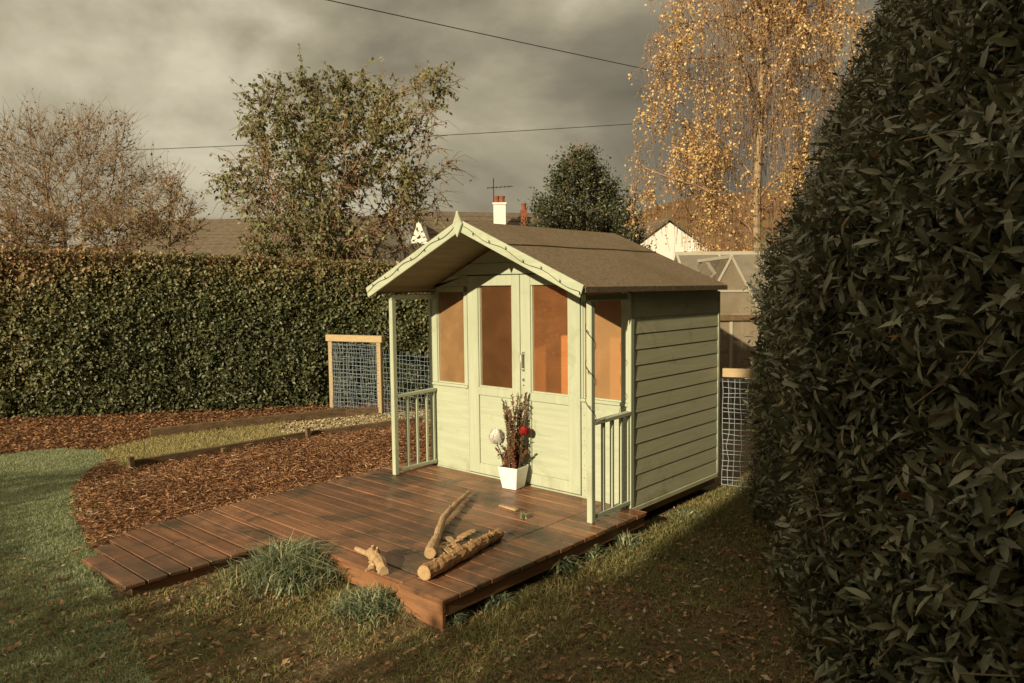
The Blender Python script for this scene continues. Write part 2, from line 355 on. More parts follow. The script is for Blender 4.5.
# doors
for x0, x1, px0, px1, hand in ((.475, 1.077, .600, .990, 0), (1.084, 1.688, 1.190, 1.572, 1)):
    d = MB(); y0, y1 = -.004, .036
    d.box(x0, px0, y0, y1, .172, 1.888); d.box(px1, x1, y0, y1, .172, 1.888)
    d.box(px0, px1, y0+.0015, y1, 1.802, 1.888); d.box(px0, px1, y0+.0015, y1, .862, .930); d.box(px0, px1, y0+.0015, y1, .172, .262)
    d = d.build('door', M['sage_v'], sh, bevel=.003)
    shiplap(px0+.001, px1-.001, .263, .861, .010).build('door_panel', M['sage'], d)
    bd = MB(); bd.box(px0, px0+.012, .010, .03, .931, 1.801); bd.box(px1-.012, px1, .010, .03, .931, 1.801); bd.box(px0+.012, px1-.012, .011, .03, .931, .943)
    bd.build('glazing_bead', M['sage_v'], d)
    MB().box(px0+.001, px1-.001, .020, .024, .932, 1.801).build('pane', M['glass'], d)
    if hand:
        hx = 1.118
        MB().box(hx-.013, hx+.013, -.009, -.0035, 1.10, 1.26).tube([(hx, -.006, 1.115), (hx, -.040, 1.125), (hx, -.042, 1.18), (hx, -.040, 1.235), (hx, -.006, 1.245)], .007, 8).build('handle', M['metal'], d, smooth=False)
        MB().tube([(hx, -.0035, 1.03), (hx, -.010, 1.03)], .013, 10).build('lock', M['metal'], d)
        MB().tube([(hx, -.0035, .985), (hx, -.008, .985)], .006, 8).build('keyhole', M['dark'], d)
# roof
Y0, Y1 = -.648, L_+.035
rf = MB(); 
rf.prism([(AX-XO, ZE-.006), (AX, ZR-.006), (AX+XO, ZE-.006), (AX+XO-.012, ZE-.026), (AX, ZR-.03), (AX-XO+.012, ZE-.026)], lambda a, b, t: (a, t, b), Y0+.003, Y1-.004)
rfo = rf.build('roof', M['bare'], sh)
ft = MB()
ft.prism([(AX-XO-.008, ZE-.038), (AX-XO-.008, ZE), (AX, ZR+.002), (AX+XO+.008, ZE), (AX+XO+.008, ZE-.038), (AX+XO+.003, ZE-.038), (AX+XO+.003, ZE-.006), (AX, ZR-.005), (AX-XO-.003, ZE-.006), (AX-XO-.003, ZE-.038)], lambda a, b, t: (a, t, b), Y0, Y1)
ft.build('felt', M['felt'], rfo)
lap = MB(); a0 = .45
for sgn in (1, -1):
    P = []
    for t in np.linspace(Y0+.004, Y1-.004, 26):
        a = a0 + .006*math.sin(t*7); P.append((AX+sgn*a, t, ZR-SL*a+.0045))
    lap.tube(P, .0065, 5)
lap.build('felt_seam', M['feltline'], rfo)
for x in (.042, 2.090):
    MB().box(x-.020, x+.020, -.506, .0, 1.690, 1.732).build('wall_plate', M['sage_y'], sh, bevel=.003)
bw = .082
for sgn in (1, -1):
    th = math.atan(SL); n_ = A([-math.sin(th)*-sgn*-1, 0, 0])
    b = MB(); x1 = AX+sgn*(XO+.004); zt = lambda x: ZR+.012-SL*abs(x-AX)
    b.prism([(AX+sgn*.002, zt(AX)), (x1, zt(x1)), (x1-sgn*.030, zt(x1)-bw), (AX+sgn*.002, zt(AX)-bw-.010)], lambda a, b_, t: (a, t, b_), -.668, -.650)
    b.build('bargeboard', M['sage'], sh, bevel=.003)
fn = MB(); fn.prism([(AX, 2.16), (AX+.050, 2.258), (AX+.013, 2.335), (AX+.010, 2.352), (AX, 2.36), (AX-.010, 2.352), (AX-.013, 2.335), (AX-.050, 2.258)], lambda a, b, t: (a, t, b), -.690, -.6685)
fn.build('finial', M['sage_v'], sh, bevel=.003)
# posts and balustrades
for x in (.040, 2.130):
    MB().box(x-.022, x+.022, -.502, -.458, DZ+.001, 1.69).build('post', M['sage_v'], sh, bevel=.004)
    bl = MB().bar((x, -.457, .852), (x, -.002, .862), .044, .030).build('balustrade', M['sage_y'], sh, bevel=.004)
    MB().bar((x, -.457, .200), (x, -.002, .200), .036, .030).build('bottom_rail', M['sage_y'], bl, bevel=.003)
    for y in (-.335, -.225, -.110):
        MB().box(x-.012, x+.012, y-.012, y+.012, .213, .842).build('baluster', M['sage_v'], bl, bevel=.002)
    MB().box(x-.014, x+.014, -.036, -.0135, .176, .872).build('wall_post', M['sage_v'], bl, bevel=.002)
# things seen inside
MB().box(1.25, 1.95, 1.22, 1.315, .20, .80).build('bench', M['stain'], sh)

# string of fairy lights along the bargeboards and down the right post
fl = thing('string_lights', 'thin black string of fairy lights pinned along the bargeboards and right post', 'fairy lights', (AX, -.675, 2.2))
P = []
for x in np.linspace(-.07, AX-.055, 34): P.append((x, -.672, ZR-.030-SL*abs(x-AX)+.012*math.sin(x*19)))
P2 = []
for x in np.linspace(AX+.055, 2.18, 34): P2.append((x, -.672, ZR-.032-SL*abs(x-AX)+.012*math.sin(x*17+1)-.012*(x-1.1)))
P3 = []
for i, z in enumerate(np.linspace(1.66, .82, 60)):
    a = i*.36; P3.append((2.130+.036*math.cos(a), -.48+.036*math.sin(a), z))
cb = MB(); cb.tube(P, .0021, 5); cb.tube(P2, .0021, 5); cb.tube(P3, .0022, 5); cb.build('cable', M['wire'], fl)
for Q in (P[3::5], P2[3::5], P3[4::9]):
    for q in Q:
        s2 = 1 if random.random() < .5 else -1
        MB().tube([A(q), A(q)+A([.004, -.006, s2*.009]), A(q)+A([.006, -.009, s2*.022])], [.0026, .0036, .002], 5).build('bulb', M['wire'], fl)

# ------------------------------------------------------------------ deck
dk = thing('deck', 'wet brown timber deck of grooved boards under the summerhouse porch', 'deck', (1.0, -1.0, 0))
bo = MB(); pitch = .125; y = -2.0
while y < -.01:
    y1 = min(y+pitch-.007, -.016)
    bo.box(-.25, 1.936, y, y1, DZ-.026, DZ+random.uniform(-.0015, .0015)); y += pitch
bo.build('deck_boards', M['deck'], dk, bevel=.006)
bo = MB(); y = -2.03
while y < -.02:
    y1 = min(y+pitch-.006, -.018)
    bo.box(1.944, 2.292+random.uniform(-.004, .004), y, y1, DZ-.026, DZ+.001+random.uniform(-.0015, .0015)); y += pitch
bo.build('edge_boards', M['deck'], dk, bevel=.004)
MB().box(.82, 1.90, -1.982, -1.955, .015, DZ-.027).build('front_fascia', M['deckf'], dk, bevel=.003)
MB().box(1.915, 2.275, -2.018, -1.990, .075, DZ-.027).box(1.925, 2.268, -2.012, -1.985, -.02, .073).build('corner_fascia', M['deckf'], dk, bevel=.003)
MB().box(2.245, 2.272, -1.985, -.02, .055, DZ-.028).build('side_fascia', M['decks'], dk, bevel=.003)
MB().box(-.25, -.225, -1.99, -.02, .02, DZ-.028).build('rear_fascia', M['decks'], dk)
for y in (-1.6, -1.1, -.6): MB().box(-.1, 2.0, y, y+.05, -.02, DZ-.028).build('joist', M['decks'], dk)
bwk = thing('boardwalk', 'narrow timber boardwalk of short planks leading from lawn to deck', 'boardwalk', (.3, -2.5, 0))
bo = MB(); y = -3.03; i = 0
while y < -2.01:
    y1 = y+pitch-.010
    xa = (.13, -.02, -.12, -.2)[i] if i < 4 else -.24; xb = .785+random.uniform(-.006, .006); xj = random.choice((.26, .30, .42)) if i < 6 else 9
    z1 = DZ-.006+random.uniform(-.002, .002)
    if xj < 1: bo.box(xa, xj-.004, y, y1, z1-.026, z1); bo.box(xj+.004, xb, y, y1, z1-.026, z1-.001)
    else: bo.box(xa, xb, y, y1, z1-.026, z1)
    y += pitch; i += 1
bo.build('planks', M['deck'], bwk, bevel=.005)
for x in (.738, .0): MB().box(x, x+.023, -2.98+.1*(x < .5), -2.005, .02, DZ-.036).build('bearer', M['decks'], bwk)

# ------------------------------------------------------------------ things on the deck
def log_obj(name, label, cat, path, rad, mat, knots=0, n=12):
    path = np.asarray(path, float); loc = path[0].copy(); loc[2] = DZ
    t = thing(name, label, cat, loc)
    s_ = np.linspace(0, 1, len(path)); ss = np.linspace(0, 1, 26)
    pp = np.stack([np.interp(ss, s_, path[:, k]) for k in range(3)], 1); rr = np.interp(ss, s_, rad)
    rr = rr*(1+.09*(rng.random(26)-.5)); pp[1:-1] += rng.normal(0, .0025, (24, 3))
    b = MB(); b.tube(pp, rr, n, cap=True, jit=.06)
    for k in range(knots):
        i = random.randint(3, 22); a = random.uniform(0, 3.1); d = nrm(A([math.cos(a)*.6, math.sin(a)*.3-.4, .7]))
        b.tube([pp[i], pp[i]+d*rr[i]*1.0, pp[i]+d*rr[i]*random.uniform(1.1, 1.45)], [rr[i]*.3, rr[i]*.22, rr[i]*.1], 6, jit=.1)
    b.build('bark', mat, t, smooth=False)
    d = nrm(pp[0]-pp[1])
    MB().tube([pp[0], pp[0]+d*.002], [rr[0]*.93, rr[0]*.9], n).build('cut_end', M['cut'], t)
    return t
q0, q1 = onz(424, 573, DZ+.045), onz(500, 533, DZ+.034)
log_obj('log', 'thick straight log with peeling bark lying nearest the deck edge', 'log', [q0, (q0+q1)/2+A([.006, .0, .004]), q1], [.046, .042, .033], M['bark'], 9)
q0, q1, q2, q3, q4 = onz(430, 553, DZ+.036), onz(437, 537, DZ+.030), onz(443, 518, DZ+.05), onz(455, 505, DZ+.055), onz(469, 492, DZ+.035)
log_obj('branch', 'bent pale branch with a thick sawn foot lying behind the log', 'branch', [q0, q1, q2, q3, q4], [.038, .027, .023, .021, .015], M['pale'], 3)
# second thin stick lying along the log
q0, q1 = onz(452, 553, DZ+.07), onz(494, 534, DZ+.062)
log_obj('stick', 'thin peeled stick resting along the back of the thick log', 'stick', [q0, (q0+q1)/2, q1], [.018, .017, .012], M['bark'], 3, 8)
# gnarled root
ro = onz(377, 568, DZ); rt = MB()
def px(x, y, z): return onz(x, y, DZ+z)
rt.tube([px(384, 571, .025), px(380, 563, .035), px(375, 556, .045), px(371, 551, .05)], [.030, .036, .036, .024], 9, jit=.18)
rt.tube([px(375, 556, .045), px(366, 553, .04), px(356, 549, .045)], [.027, .019, .014], 8, jit=.2)
rt.tube([px(374, 554, .045), px(374, 549, .085), px(372.5, 546, .115)], [.022, .014, .008], 8, jit=.2)
rt.tube([px(376, 555, .045), px(378, 551, .09), px(377, 548, .125)], [.022, .012, .007], 8, jit=.2)
for k in range(9):
    a = px(random.uniform(372, 384), random.uniform(560, 568), .03); d = A([random.uniform(-.03, .03), random.uniform(-.05, .0), random.uniform(-.03, .02)])
    rt.tube([a, a+d*.6, a+d*1.1], [.016, .010, .006], 6, jit=.2)
tag(rt.build('root', M['pale'], None, ro, smooth=False), 'gnarled pale tree root with stubby prongs at the front deck edge', 'root')
# bark flakes behind the log, a batten and leaves
flakes = [(446, 548, 0), (452, 545, 0), (458, 541, 0), (440, 551, 0), (463, 537, 0), (449, 552, 0), (455, 547, 0), (443, 545, 0), (469, 533, 0), (450, 541, 0)]
for k, (x, y, _) in enumerate(flakes):
    c = onz(x, y, DZ+.012); a = random.uniform(0, 3.1); d = A([math.cos(a), math.sin(a), .25]); sd = A([-d[1], d[0], .1])
    L = random.uniform(.025, .055); b = MB()
    pr = [(-1, .0), (-.5, .010), (.3, .014), (1, .004), (.3, .008), (-.5, .004)]
    b.prism(pr, lambda u, v, t: c+d*L*u+A([0, 0, v])+sd*t, -L*.5, L*.45)
    tag(b.build('bark_flake', M['pale'] if k % 2 else M['bark'], None, c), 'curled scrap of bark lying in the pile between branch and log', 'bark', 'bark scraps on the deck')
c = onz(508, 508, DZ); b = MB(); b.bar(onz(500, 505, DZ+.010), onz(517, 510, DZ+.010), .035, .014)
tag(b.build('batten', M['pale'], None, c, bevel=.002), 'short flat offcut of pale wood lying in front of the pot', 'offcut')

# plant pot
pc = onz(513.5, 487.5, DZ)
pt = thing('plant_pot', 'white square tapered plant pot by the summerhouse doors', 'pot', pc)
ca, sa = math.cos(R(9)), math.sin(R(9))
def pq(a, b, z): return (pc[0]+a*ca-b*sa, pc[1]+a*sa+b*ca, DZ+z)
def ringsq(h0, z): return [pq(-h0, -h0, z), pq(h0, -h0, z), pq(h0, h0, z), pq(-h0, h0, z)]
V = ringsq(.066, .001)+ringsq(.094, .182)+ringsq(.086, .182)+ringsq(.080, .150)
F = [(3,2,1,0)]+[(k*4+i, k*4+(i+1) % 4, k*4+4+(i+1) % 4, k*4+4+i) for k in range(3) for i in range(4)]
MB().poly(V, F).build('pot_body', M['pot'], pt, bevel=.004)
MB().poly(ringsq(.079, .152)+ringsq(.079, .160), [(0,1,2,3)[::-1], (4,5,6,7), (0,1,5,4), (1,2,6,5), (2,3,7,6), (3,0,4,7)]).build('soil', M['soil'], pt)
M['heather'] = mat_leaf('heather_leaf', [(0, (.16,.055,.03)), (.4, (.26,.10,.055)), (.65, (.12,.12,.06)), (1, (.30,.17,.10))], .7, .2, .15)
M['white'] = mat_plain('white_petals', (.82,.80,.74), .6, .3); M['red'] = mat_plain('dull_red_petals', (.42,.035,.03), .6, .3)
M['stemg'] = mat_leaf('flower_leaf', [(0, (.05,.06,.03)), (1, (.12,.14,.06))], .6, .3, .2)
def leafmesh(name, P, D, Nn, L, Wd, mat, parent=None, loc=(0,0,0), rnd=None, cup=.18, droop=.12, full=True):
    n = len(P); L = np.broadcast_to(L, (n,))[:, None]; Wd = np.broadcast_to(Wd, (n,))[:, None]
    D = nrm(D); Sd = nrm(np.cross(D, Nn)); Nn = np.cross(Sd, D)
    b = P; t = P+D*L-Nn*L*droop
    l = P+D*L*.48-Sd*Wd/2+Nn*Wd*cup; r = P+D*L*.48+Sd*Wd/2+Nn*Wd*cup
    rn = rng.random(n) if rnd is None else np.clip(rnd, 0, 1)
    if full == 2:
        def pt(t_, w_): return P+D*L*t_+Sd*Wd*w_+Nn*(Wd*cup*abs(w_)*2-L*droop*t_*t_)
        V = np.stack([b, pt(.25, -.40), pt(.25, 0), pt(.25, .40), pt(.62, -.42), pt(.62, 0), pt(.62, .42), t], 1).reshape(-1, 3); o = (np.arange(n)*8)[:, None]
        F = np.concatenate([o+A(q) for q in ([0,2,1], [0,3,2], [1,2,5], [1,5,4], [2,3,6], [2,6,5], [4,5,7], [5,6,7])], 0)
        return npmesh(name, V, F, mat, parent, loc, {'rnd': np.repeat(rn, 8)}, smooth=True)
    if full:
        c = P+D*L*.5
        V = np.stack([b, l, c, r, t], 1).reshape(-1, 3); o = (np.arange(n)*5)[:, None]
        F = np.concatenate([o+A([0,2,1]), o+A([2,4,1]), o+A([0,3,2]), o+A([2,3,4])], 0); rn = np.repeat(rn, 5)
    else:
        V = np.stack([b, l, t, r], 1).reshape(-1, 3); o = (np.arange(n)*4)[:, None]
        F = np.concatenate([o+A([0,2,1]), o+A([0,3,2])], 0); rn = np.repeat(rn, 4)
    return npmesh(name, V, F, mat, parent, loc, {'rnd': rn})
def randdir(n): return nrm(rng.normal(size=(n, 3)))
he = thing('heather', 'tall russet heather with dried spikes growing in the white pot', 'plant', (pc[0], pc[1], DZ+.155))
sb = MB(); lp, ld, lr = [], [], []
for k in range(64):
    tall = k < 24
    a, b2_ = rng.uniform(-.06, .06, 2); base = A(pq(a, b2_, .155)); h_ = rng.uniform(.36, .62) if tall else rng.uniform(.08, .20)
    lean = A([rng.normal(0, .035)+a*.5, rng.normal(0, .035)+b2_*.4, 0]); pts = [base+A([0, 0, h_*t])+lean*t*t for t in np.linspace(0, 1, 6)]
    MB().tube(pts, np.linspace(.0026, .0014, 6), 4).build('stem', M['twig'], he)
    nl = int(h_*(360 if tall else 800))
    tt = rng.uniform(.1, 1, nl); pp = np.stack([np.interp(tt, np.linspace(0, 1, 6), [p[c] for p in pts]) for c in range(3)], 1)
    lp.append(pp); d = randdir(nl); d[:, 2] = np.abs(d[:, 2])+.3; ld.append(d); lr.append(np.clip(rng.normal(.3 if not tall else rng.choice([.25, .65, .7]), .15, nl), 0, 1))
lp, ld, lr = np.concatenate(lp), np.concatenate(ld), np.concatenate(lr)
leafmesh('sprigs', lp, ld, randdir(len(lp)), rng.uniform(.012, .026, len(lp)), .009, M['heather'], he, rnd=lr, full=False)['kind'] = 'stuff'
def flower(label, x, y, mat, hgt, tall, foot):
    c = at(x, y, float((pc-CP)@CF)-.06); t = thing('flower', label, 'flower', A(pq(*foot, .155)))
    base = A(pq(*foot, .155)); MB().tube([base, (base+c)/2+A([0, 0, .02]), c-A([0, 0, hgt*.5])], .004, 6).build('stem', M['stemg'], t)
    n = 240; d = randdir(n); d[:, 2] = d[:, 2]*.6+.3; P_ = c+d*A([hgt*.35, hgt*.35, hgt*tall*.5])-A([0, 0, hgt*.25])
    leafmesh('petals', P_, d+A([0, 0, .5]), nrm(d), hgt*.6, hgt*.5, mat, t, cup=.25, droop=.2)
    k = 9; d = randdir(k); d[:, 2] = np.abs(d[:, 2])*.4
    leafmesh('leaves', base+(c-base)*rng.uniform(.3, .8, (k, 1)), d, A([[0, 0, 1.]]*k), .05, .022, M['stemg'], t)
flower('white flower leaning out of the left of the pot', 497, 439, M['white'], .088, 1.5, (-.072, -.03))
flower('dull red flower rising from the right of the pot', 524, 432, M['red'], .060, 1.0, (.065, -.02))

# ------------------------------------------------------------------ ground
xs = np.concatenate([[-600, -250, -100, -50, -25, -14], np.arange(-9, 6.6, .07), [8, 12, 25, 60, 200, 600]])
ys = np.concatenate([[-600, -200, -60, -25, -12, -8], np.arange(-5.2, 6, .07), [8, 12, 20, 40, 90, 250, 700]])
GX, GY = np.meshgrid(xs, ys, indexing='ij'); GZ = np.where((abs(GX) < 9) & (GY < 6) & (GY > -6), ghz(GX, GY), 0.)
lawnP = [onz(x, y) for x, y in [(-420, 470), (0, 456), (60, 449), (100, 452), (108, 462), (84, 478), (74, 498), (76, 528), (92, 566), (112, 610), (140, 660), (158, 700)]] + [A([2.3, -6., 0]), A([-9, -6., 0])]
bedP = [onz(x, y) for x, y in [(108, 462), (84, 478), (74, 498), (76, 528), (92, 556)]] + [A([-.1, -3.05, 0]), A([-.22, -2.9, 0]), A([-.22, .2, 0]), A([-.3, 1.6, 0]), A([-2.15, 1.6, 0]), onz(390, 432), onz(305, 441), onz(128, 472)]
pathP = [onz(x, y) for x, y in [(100, 452), (128, 472), (305, 440), (390, 431), (440, 425), (440, 409), (392, 412), (330, 418), (155, 438), (120, 446)]]
rearP = [onz(x, y) for x, y in [(-300, 458), (0, 456), (60, 449), (100, 452), (155, 438), (330, 418), (392, 411), (392, 404), (330, 404), (190, 410), (0, 414), (-300, 416)]]
reg = np.zeros(GX.shape)
x_, y_ = GX+.10*(fbm(GX*4, GY*4, 21)-.5), GY+.10*(fbm(GX*4, GY*4, 22)-.5)
def soft(P): return inpoly(x_, y_, P).astype(float)
att = {'lawn': soft(lawnP).T, 'bed': np.maximum(soft(bedP), soft(rearP)).T, 'path': soft(pathP).T}
nx, ny = len(xs), len(ys)
V = np.stack([GX.T, GY.T, GZ.T], -1).reshape(-1, 3); ii = (np.arange(ny-1)[:, None]*nx+np.arange(nx-1)).ravel()
F = np.stack([ii, ii+1, ii+nx+1, ii+nx], 1)
m_, nt, out = newmat('garden_ground'); v = coords(nt)
n1 = noise(nt, v, 2.2, 6, .6); n2 = noise(nt, v, 30, 6, .65)
soil = ramp(nt, n2, [(.25, (.055,.037,.021)), (.5, (.13,.088,.048)), (.75, (.23,.16,.09))])
moss = ramp(nt, n2, [(.3, (.06,.055,.024)), (.7, (.14,.12,.055))]); c = mix(nt, ramp(nt, n1, [(.42, (0,0,0)), (.6, (1,1,1))]), soil, moss)
def attr(n): a = N(nt, 'ShaderNodeAttribute'); a.attribute_name = n; return a.outputs['Fac']
c = mix(nt, attr('lawn'), c, ramp(nt, n2, [(.3, (.08,.09,.036)), (.7, (.18,.20,.085))]))
c = mix(nt, attr('bed'), c, ramp(nt, n2, [(.3, (.08,.04,.02)), (.7, (.22,.115,.055))]))
c = mix(nt, attr('path'), c, ramp(nt, n2, [(.3, (.15,.115,.05)), (.7, (.32,.25,.13))]))
bsdf(nt, out, c, .95, .15, bump(nt, n2, .8, .03))
tag(npmesh('ground', V, F, m_, attrs={k: a.ravel() for k, a in att.items()}, smooth=True), kind='structure')
# distant hill
hx = []; nseg = 700
ang = np.linspace(-80, 80, nseg)
hv = []
for a in ang:
    d = FH*math.cos(R(a))+RH*math.sin(R(a)); top = 11+9*fbm(A([a*.05+5]), A([2.]), 4)[0]+(13+4*fbm(A([a*.2]), A([1.]), 14)[0])*math.exp(-(abs(a-23)/15.5)**6)+1.6*fbm(A([a*4.]), A([3.]), 15, 3)[0]
    for rr_, z in ((220, -1), (250, top*.55), (280, top), (330, top*.9), (420, -1)): p = CP+d*rr_; hv.append((p[0], p[1], z))
F = [(i*5+k, i*5+k+1, i*5+k+6, i*5+k+5) for i in range(nseg-1) for k in range(4)]
tag(npmesh('hill', hv, F, M['hgrass'], smooth=True), kind='structure')

# ------------------------------------------------------------------ ground cover
def blades(name, P, h, w, lean, mat, parent=None, loc=(0,0,0), rnd=None, z0=None):
    n = len(P); a = rng.uniform(0, 2*math.pi, n); sd = np.stack([np.cos(a), np.sin(a), 0*a], 1); b = rng.uniform(0, 2*math.pi, n)
    ln = np.stack([np.cos(b), np.sin(b), 0*b], 1)*np.abs(rng.normal(lean, lean*.5, n))[:, None]
    z = ghz(P[:, 0], P[:, 1])-.004 if z0 is None else z0
    B = np.stack([P[:, 0], P[:, 1], z+0*a], 1); h = np.broadcast_to(h, (n,))[:, None]; w = np.broadcast_to(w, (n,))[:, None]; up = A([0, 0, 1.])
    m1 = B+up*h*.55+ln*h*.3; t = B+up*h*np.clip(1-.45*np.linalg.norm(ln, axis=1, keepdims=True), .25, 1)+ln*h
    V = np.stack([B-sd*w/2, B+sd*w/2, m1-sd*w*.4, m1+sd*w*.4, t], 1).reshape(-1, 3); o = (np.arange(n)*5)[:, None]
    F = np.concatenate([o+A([0,1,3]), o+A([0,3,2]), o+A([2,3,4])], 0)
    rn = rng.random(n) if rnd is None else np.clip(rnd, 0, 1)
    return npmesh(name, V, F, mat, parent, loc, {'rnd': np.repeat(rn, 5)})
M['lawn'] = mat_leaf('lawn_blades', [(0, (.14,.17,.08)), (.5, (.28,.325,.175)), (.85, (.41,.43,.27)), (1, (.50,.46,.29))], .5, .4, .3)
M['rough'] = mat_leaf('rough_blades', [(0, (.12,.125,.05)), (.45, (.25,.24,.095)), (.75, (.36,.32,.14)), (1, (.48,.38,.19))], .6, .3, .3)
M['tuft'] = mat_leaf('tuft_blades', [(0, (.10,.135,.075)), (.5, (.20,.25,.145)), (.85, (.33,.35,.21)), (1, (.46,.40,.22))], .5, .4, .3)
M['litter'] = mat_leaf('fallen_leaf', [(0, (.11,.06,.032)), (.4, (.24,.12,.06)), (.7, (.36,.20,.10)), (.9, (.42,.33,.21)), (1, (.52,.47,.37))], .7, .25, .15)
M['chip'] = mat_leaf('wood_chip', [(0, (.075,.034,.018)), (.45, (.21,.10,.05)), (.8, (.36,.19,.10)), (1, (.58,.39,.23))], .75, .25, 0)
lawnV = [p for p in lawnP]; lawnV = [onz(-60, 459)]+lawnP[1:12]+[A([2.0, -4.4, 0]), A([-2.2, -4.4, 0]), onz(-60, 560)]
P = scatter(lawnV, 120000); nn = fbm(P[:, 0]*1.5, P[:, 1]*1.5, 5); e = rng.random(len(P))
Q = scatter(bedP, 60000); dq = np.full(len(Q), 0.)
for x, y, r_ in ((118, 492, .22), (96, 520, .16), (104, 545, .14), (150, 486, .10), (112, 470, .22), (92, 500, .16)):
    g_ = onz(x, y); dq = np.maximum(dq, np.exp(-((Q[:, 0]-g_[0])**2+(Q[:, 1]-g_[1])**2)/r_**2))
Q = Q[rng.random(len(Q)) < dq*.75*(fbm(Q[:, 0]*7, Q[:, 1]*7, 44) > .42)]; P = np.concatenate([P, Q]); nn = np.r_[nn, np.full(len(Q), .5)]; e = np.r_[e, .6+.9*rng.random(len(Q))]
tag(blades('lawn_grass', P, .022+.026*e, .0046, .8, M['lawn'], rnd=.25+.5*nn+.35*(rng.random(len(P))-.5)), 'short frosty blue green lawn grass', 'grass', kind='stuff')
# rough grass in front of and beside the deck
roughP = [A([-.9, -3.35, 0]), A([-.05, -3.1, 0]), A([.8, -3.1, 0]), A([.82, -2.0, 0]), A([2.30, -2.05, 0]), A([2.30, -.02, 0]), A([2.16, 0, 0]), A([2.16, 2.6, 0]), A([3.0, 1.6, 0]), A([4.6, -1.4, 0]), A([4.6, -3.2, 0]), A([3.2, -4.3, 0]), A([1.0, -4.3, 0])]
P = scatter(roughP, 190000); nn = fbm(P[:, 0]*2.6, P[:, 1]*2.6, 12); edge = np.exp(-((P[:, 0]-2.42)/.16)**2)*(P[:, 1] > -2.0)
far = 1/(1+((P[:, 0]-2.5)/.9)**2)
k = rng.random(len(P)) < np.clip((nn-.37)*4.5, 0.05, 1)*.85+edge*.6; P = P[k]; nn = nn[k]; edge = edge[k]
tag(blades('rough_grass', P, (.015+.045*rng.random(len(P))**1.6)*(1+.5*edge), .005, .9, M['rough'], rnd=.15+.6*fbm(P[:, 0]*3, P[:, 1]*3, 31)+.45*(rng.random(len(P))-.5)), 'rough tussocky grass on the bare earth round the deck', 'grass', kind='stuff')
pg = [onz(x, y) for x, y in [(98, 452), (126, 470), (240, 450), (300, 438), (275, 432), (290, 423), (155, 439), (118, 447)]]
P = scatter(pg, 16000)
tag(blades('path_grass', P, .03+.04*rng.random(len(P)), .007, .7, M['rough'], rnd=.7+.5*(rng.random(len(P))-.4)), 'yellowing grass growing on the path between the timber edgings', 'grass', kind='stuff')
def flakesmesh(name, P, L, Wd, mat, z=0.012, tilt=.35, rnd=None, **kw):
    n = len(P); a = rng.uniform(0, 2*math.pi, n); D = np.stack([np.cos(a), np.sin(a), rng.normal(0, tilt, n)], 1); Nn = nrm(np.stack([rng.normal(0, tilt, n), rng.normal(0, tilt, n), np.ones(n)], 1))
    B = np.stack([P[:, 0], P[:, 1], ghz(P[:, 0], P[:, 1])+z*rng.random(n)+.004], 1)
    return leafmesh(name, B, D, Nn, L, Wd, mat, rnd=rnd, **kw)
bedV = bedP
P = scatter(bedV, 46000); hh = fbm(P[:, 0]*3, P[:, 1]*3, 41)
tag(flakesmesh('bark_mulch', P, .014+.055*rng.random(len(P))**1.8, .005+.009*rng.random(len(P)), M['chip'], z=.045, tilt=.35, rnd=.22+.5*hh+.6*(rng.random(len(P))-.35), cup=.1, full=False), 'red brown bark chippings spread over the bed beside the deck', 'mulch', kind='stuff')
P = scatter(bedV, 7500)
tag(flakesmesh('bark_shreds', P, .04+.09*rng.random(len(P)), .005+.008*rng.random(len(P)), M['chip'], z=.055, tilt=.22, rnd=.35+.65*rng.random(len(P)), cup=.1, full=False), 'long pale shreds of bark lying on the chippings', 'mulch', kind='stuff')
P = scatter(rearP, 22000)
tag(flakesmesh('leaf_litter', P, .03+.04*rng.random(len(P)), .02+.02*rng.random(len(P)), M['litter'], z=.05, rnd=.1+.6*rng.random(len(P)), full=False), 'brown leaf litter under the clipped hedge', 'leaf litter', kind='stuff')
gp = [onz(x, y) for x, y in [(250, 449), (305, 440), (390, 431), (440, 425), (440, 411), (392, 413), (330, 419), (260, 426)]]
M['grav'] = mat_leaf('path_gravel', [(0, (.20,.15,.08)), (.6, (.42,.34,.20)), (1, (.60,.52,.37))], .85, .2, 0)
P = scatter(gp, 9000)
tag(flakesmesh('gravel', P, .02+.02*rng.random(len(P)), .02+.015*rng.random(len(P)), M['grav'], z=.015, tilt=.4, full=True, cup=-.3), 'pale gravel on the path to the gate', 'gravel', kind='stuff')
P = scatter(roughP, 10000); k = rng.random(len(P)) < np.clip(.25+.6*(P[:, 0] > 2.3)+(P[:, 1] < -2.6)*.3, 0, 1); P = P[k]
tag(flakesmesh('fallen_leaves', P, .018+.045*rng.random(len(P))**1.8, .009+.018*rng.random(len(P)), M['litter'], z=.03, tilt=.35, rnd=rng.random(len(P))**1.3), 'scattered brown fallen leaves on the shaded earth by the laurel', 'leaves', kind='stuff')
P = scatter(roughP, 22000); k = rng.random(len(P)) < .25+.75*fbm(P[:, 0]*2, P[:, 1]*2, 77); P = P[k]
tag(flakesmesh('ground_litter', P, .008+.022*rng.random(len(P))**2, .004+.008*rng.random(len(P)), M['litter'], z=.014, tilt=.4, rnd=.1+.75*rng.random(len(P)), full=False), 'fine crumbs of bark and dead leaf strewn over the bare earth', 'litter', kind='stuff')
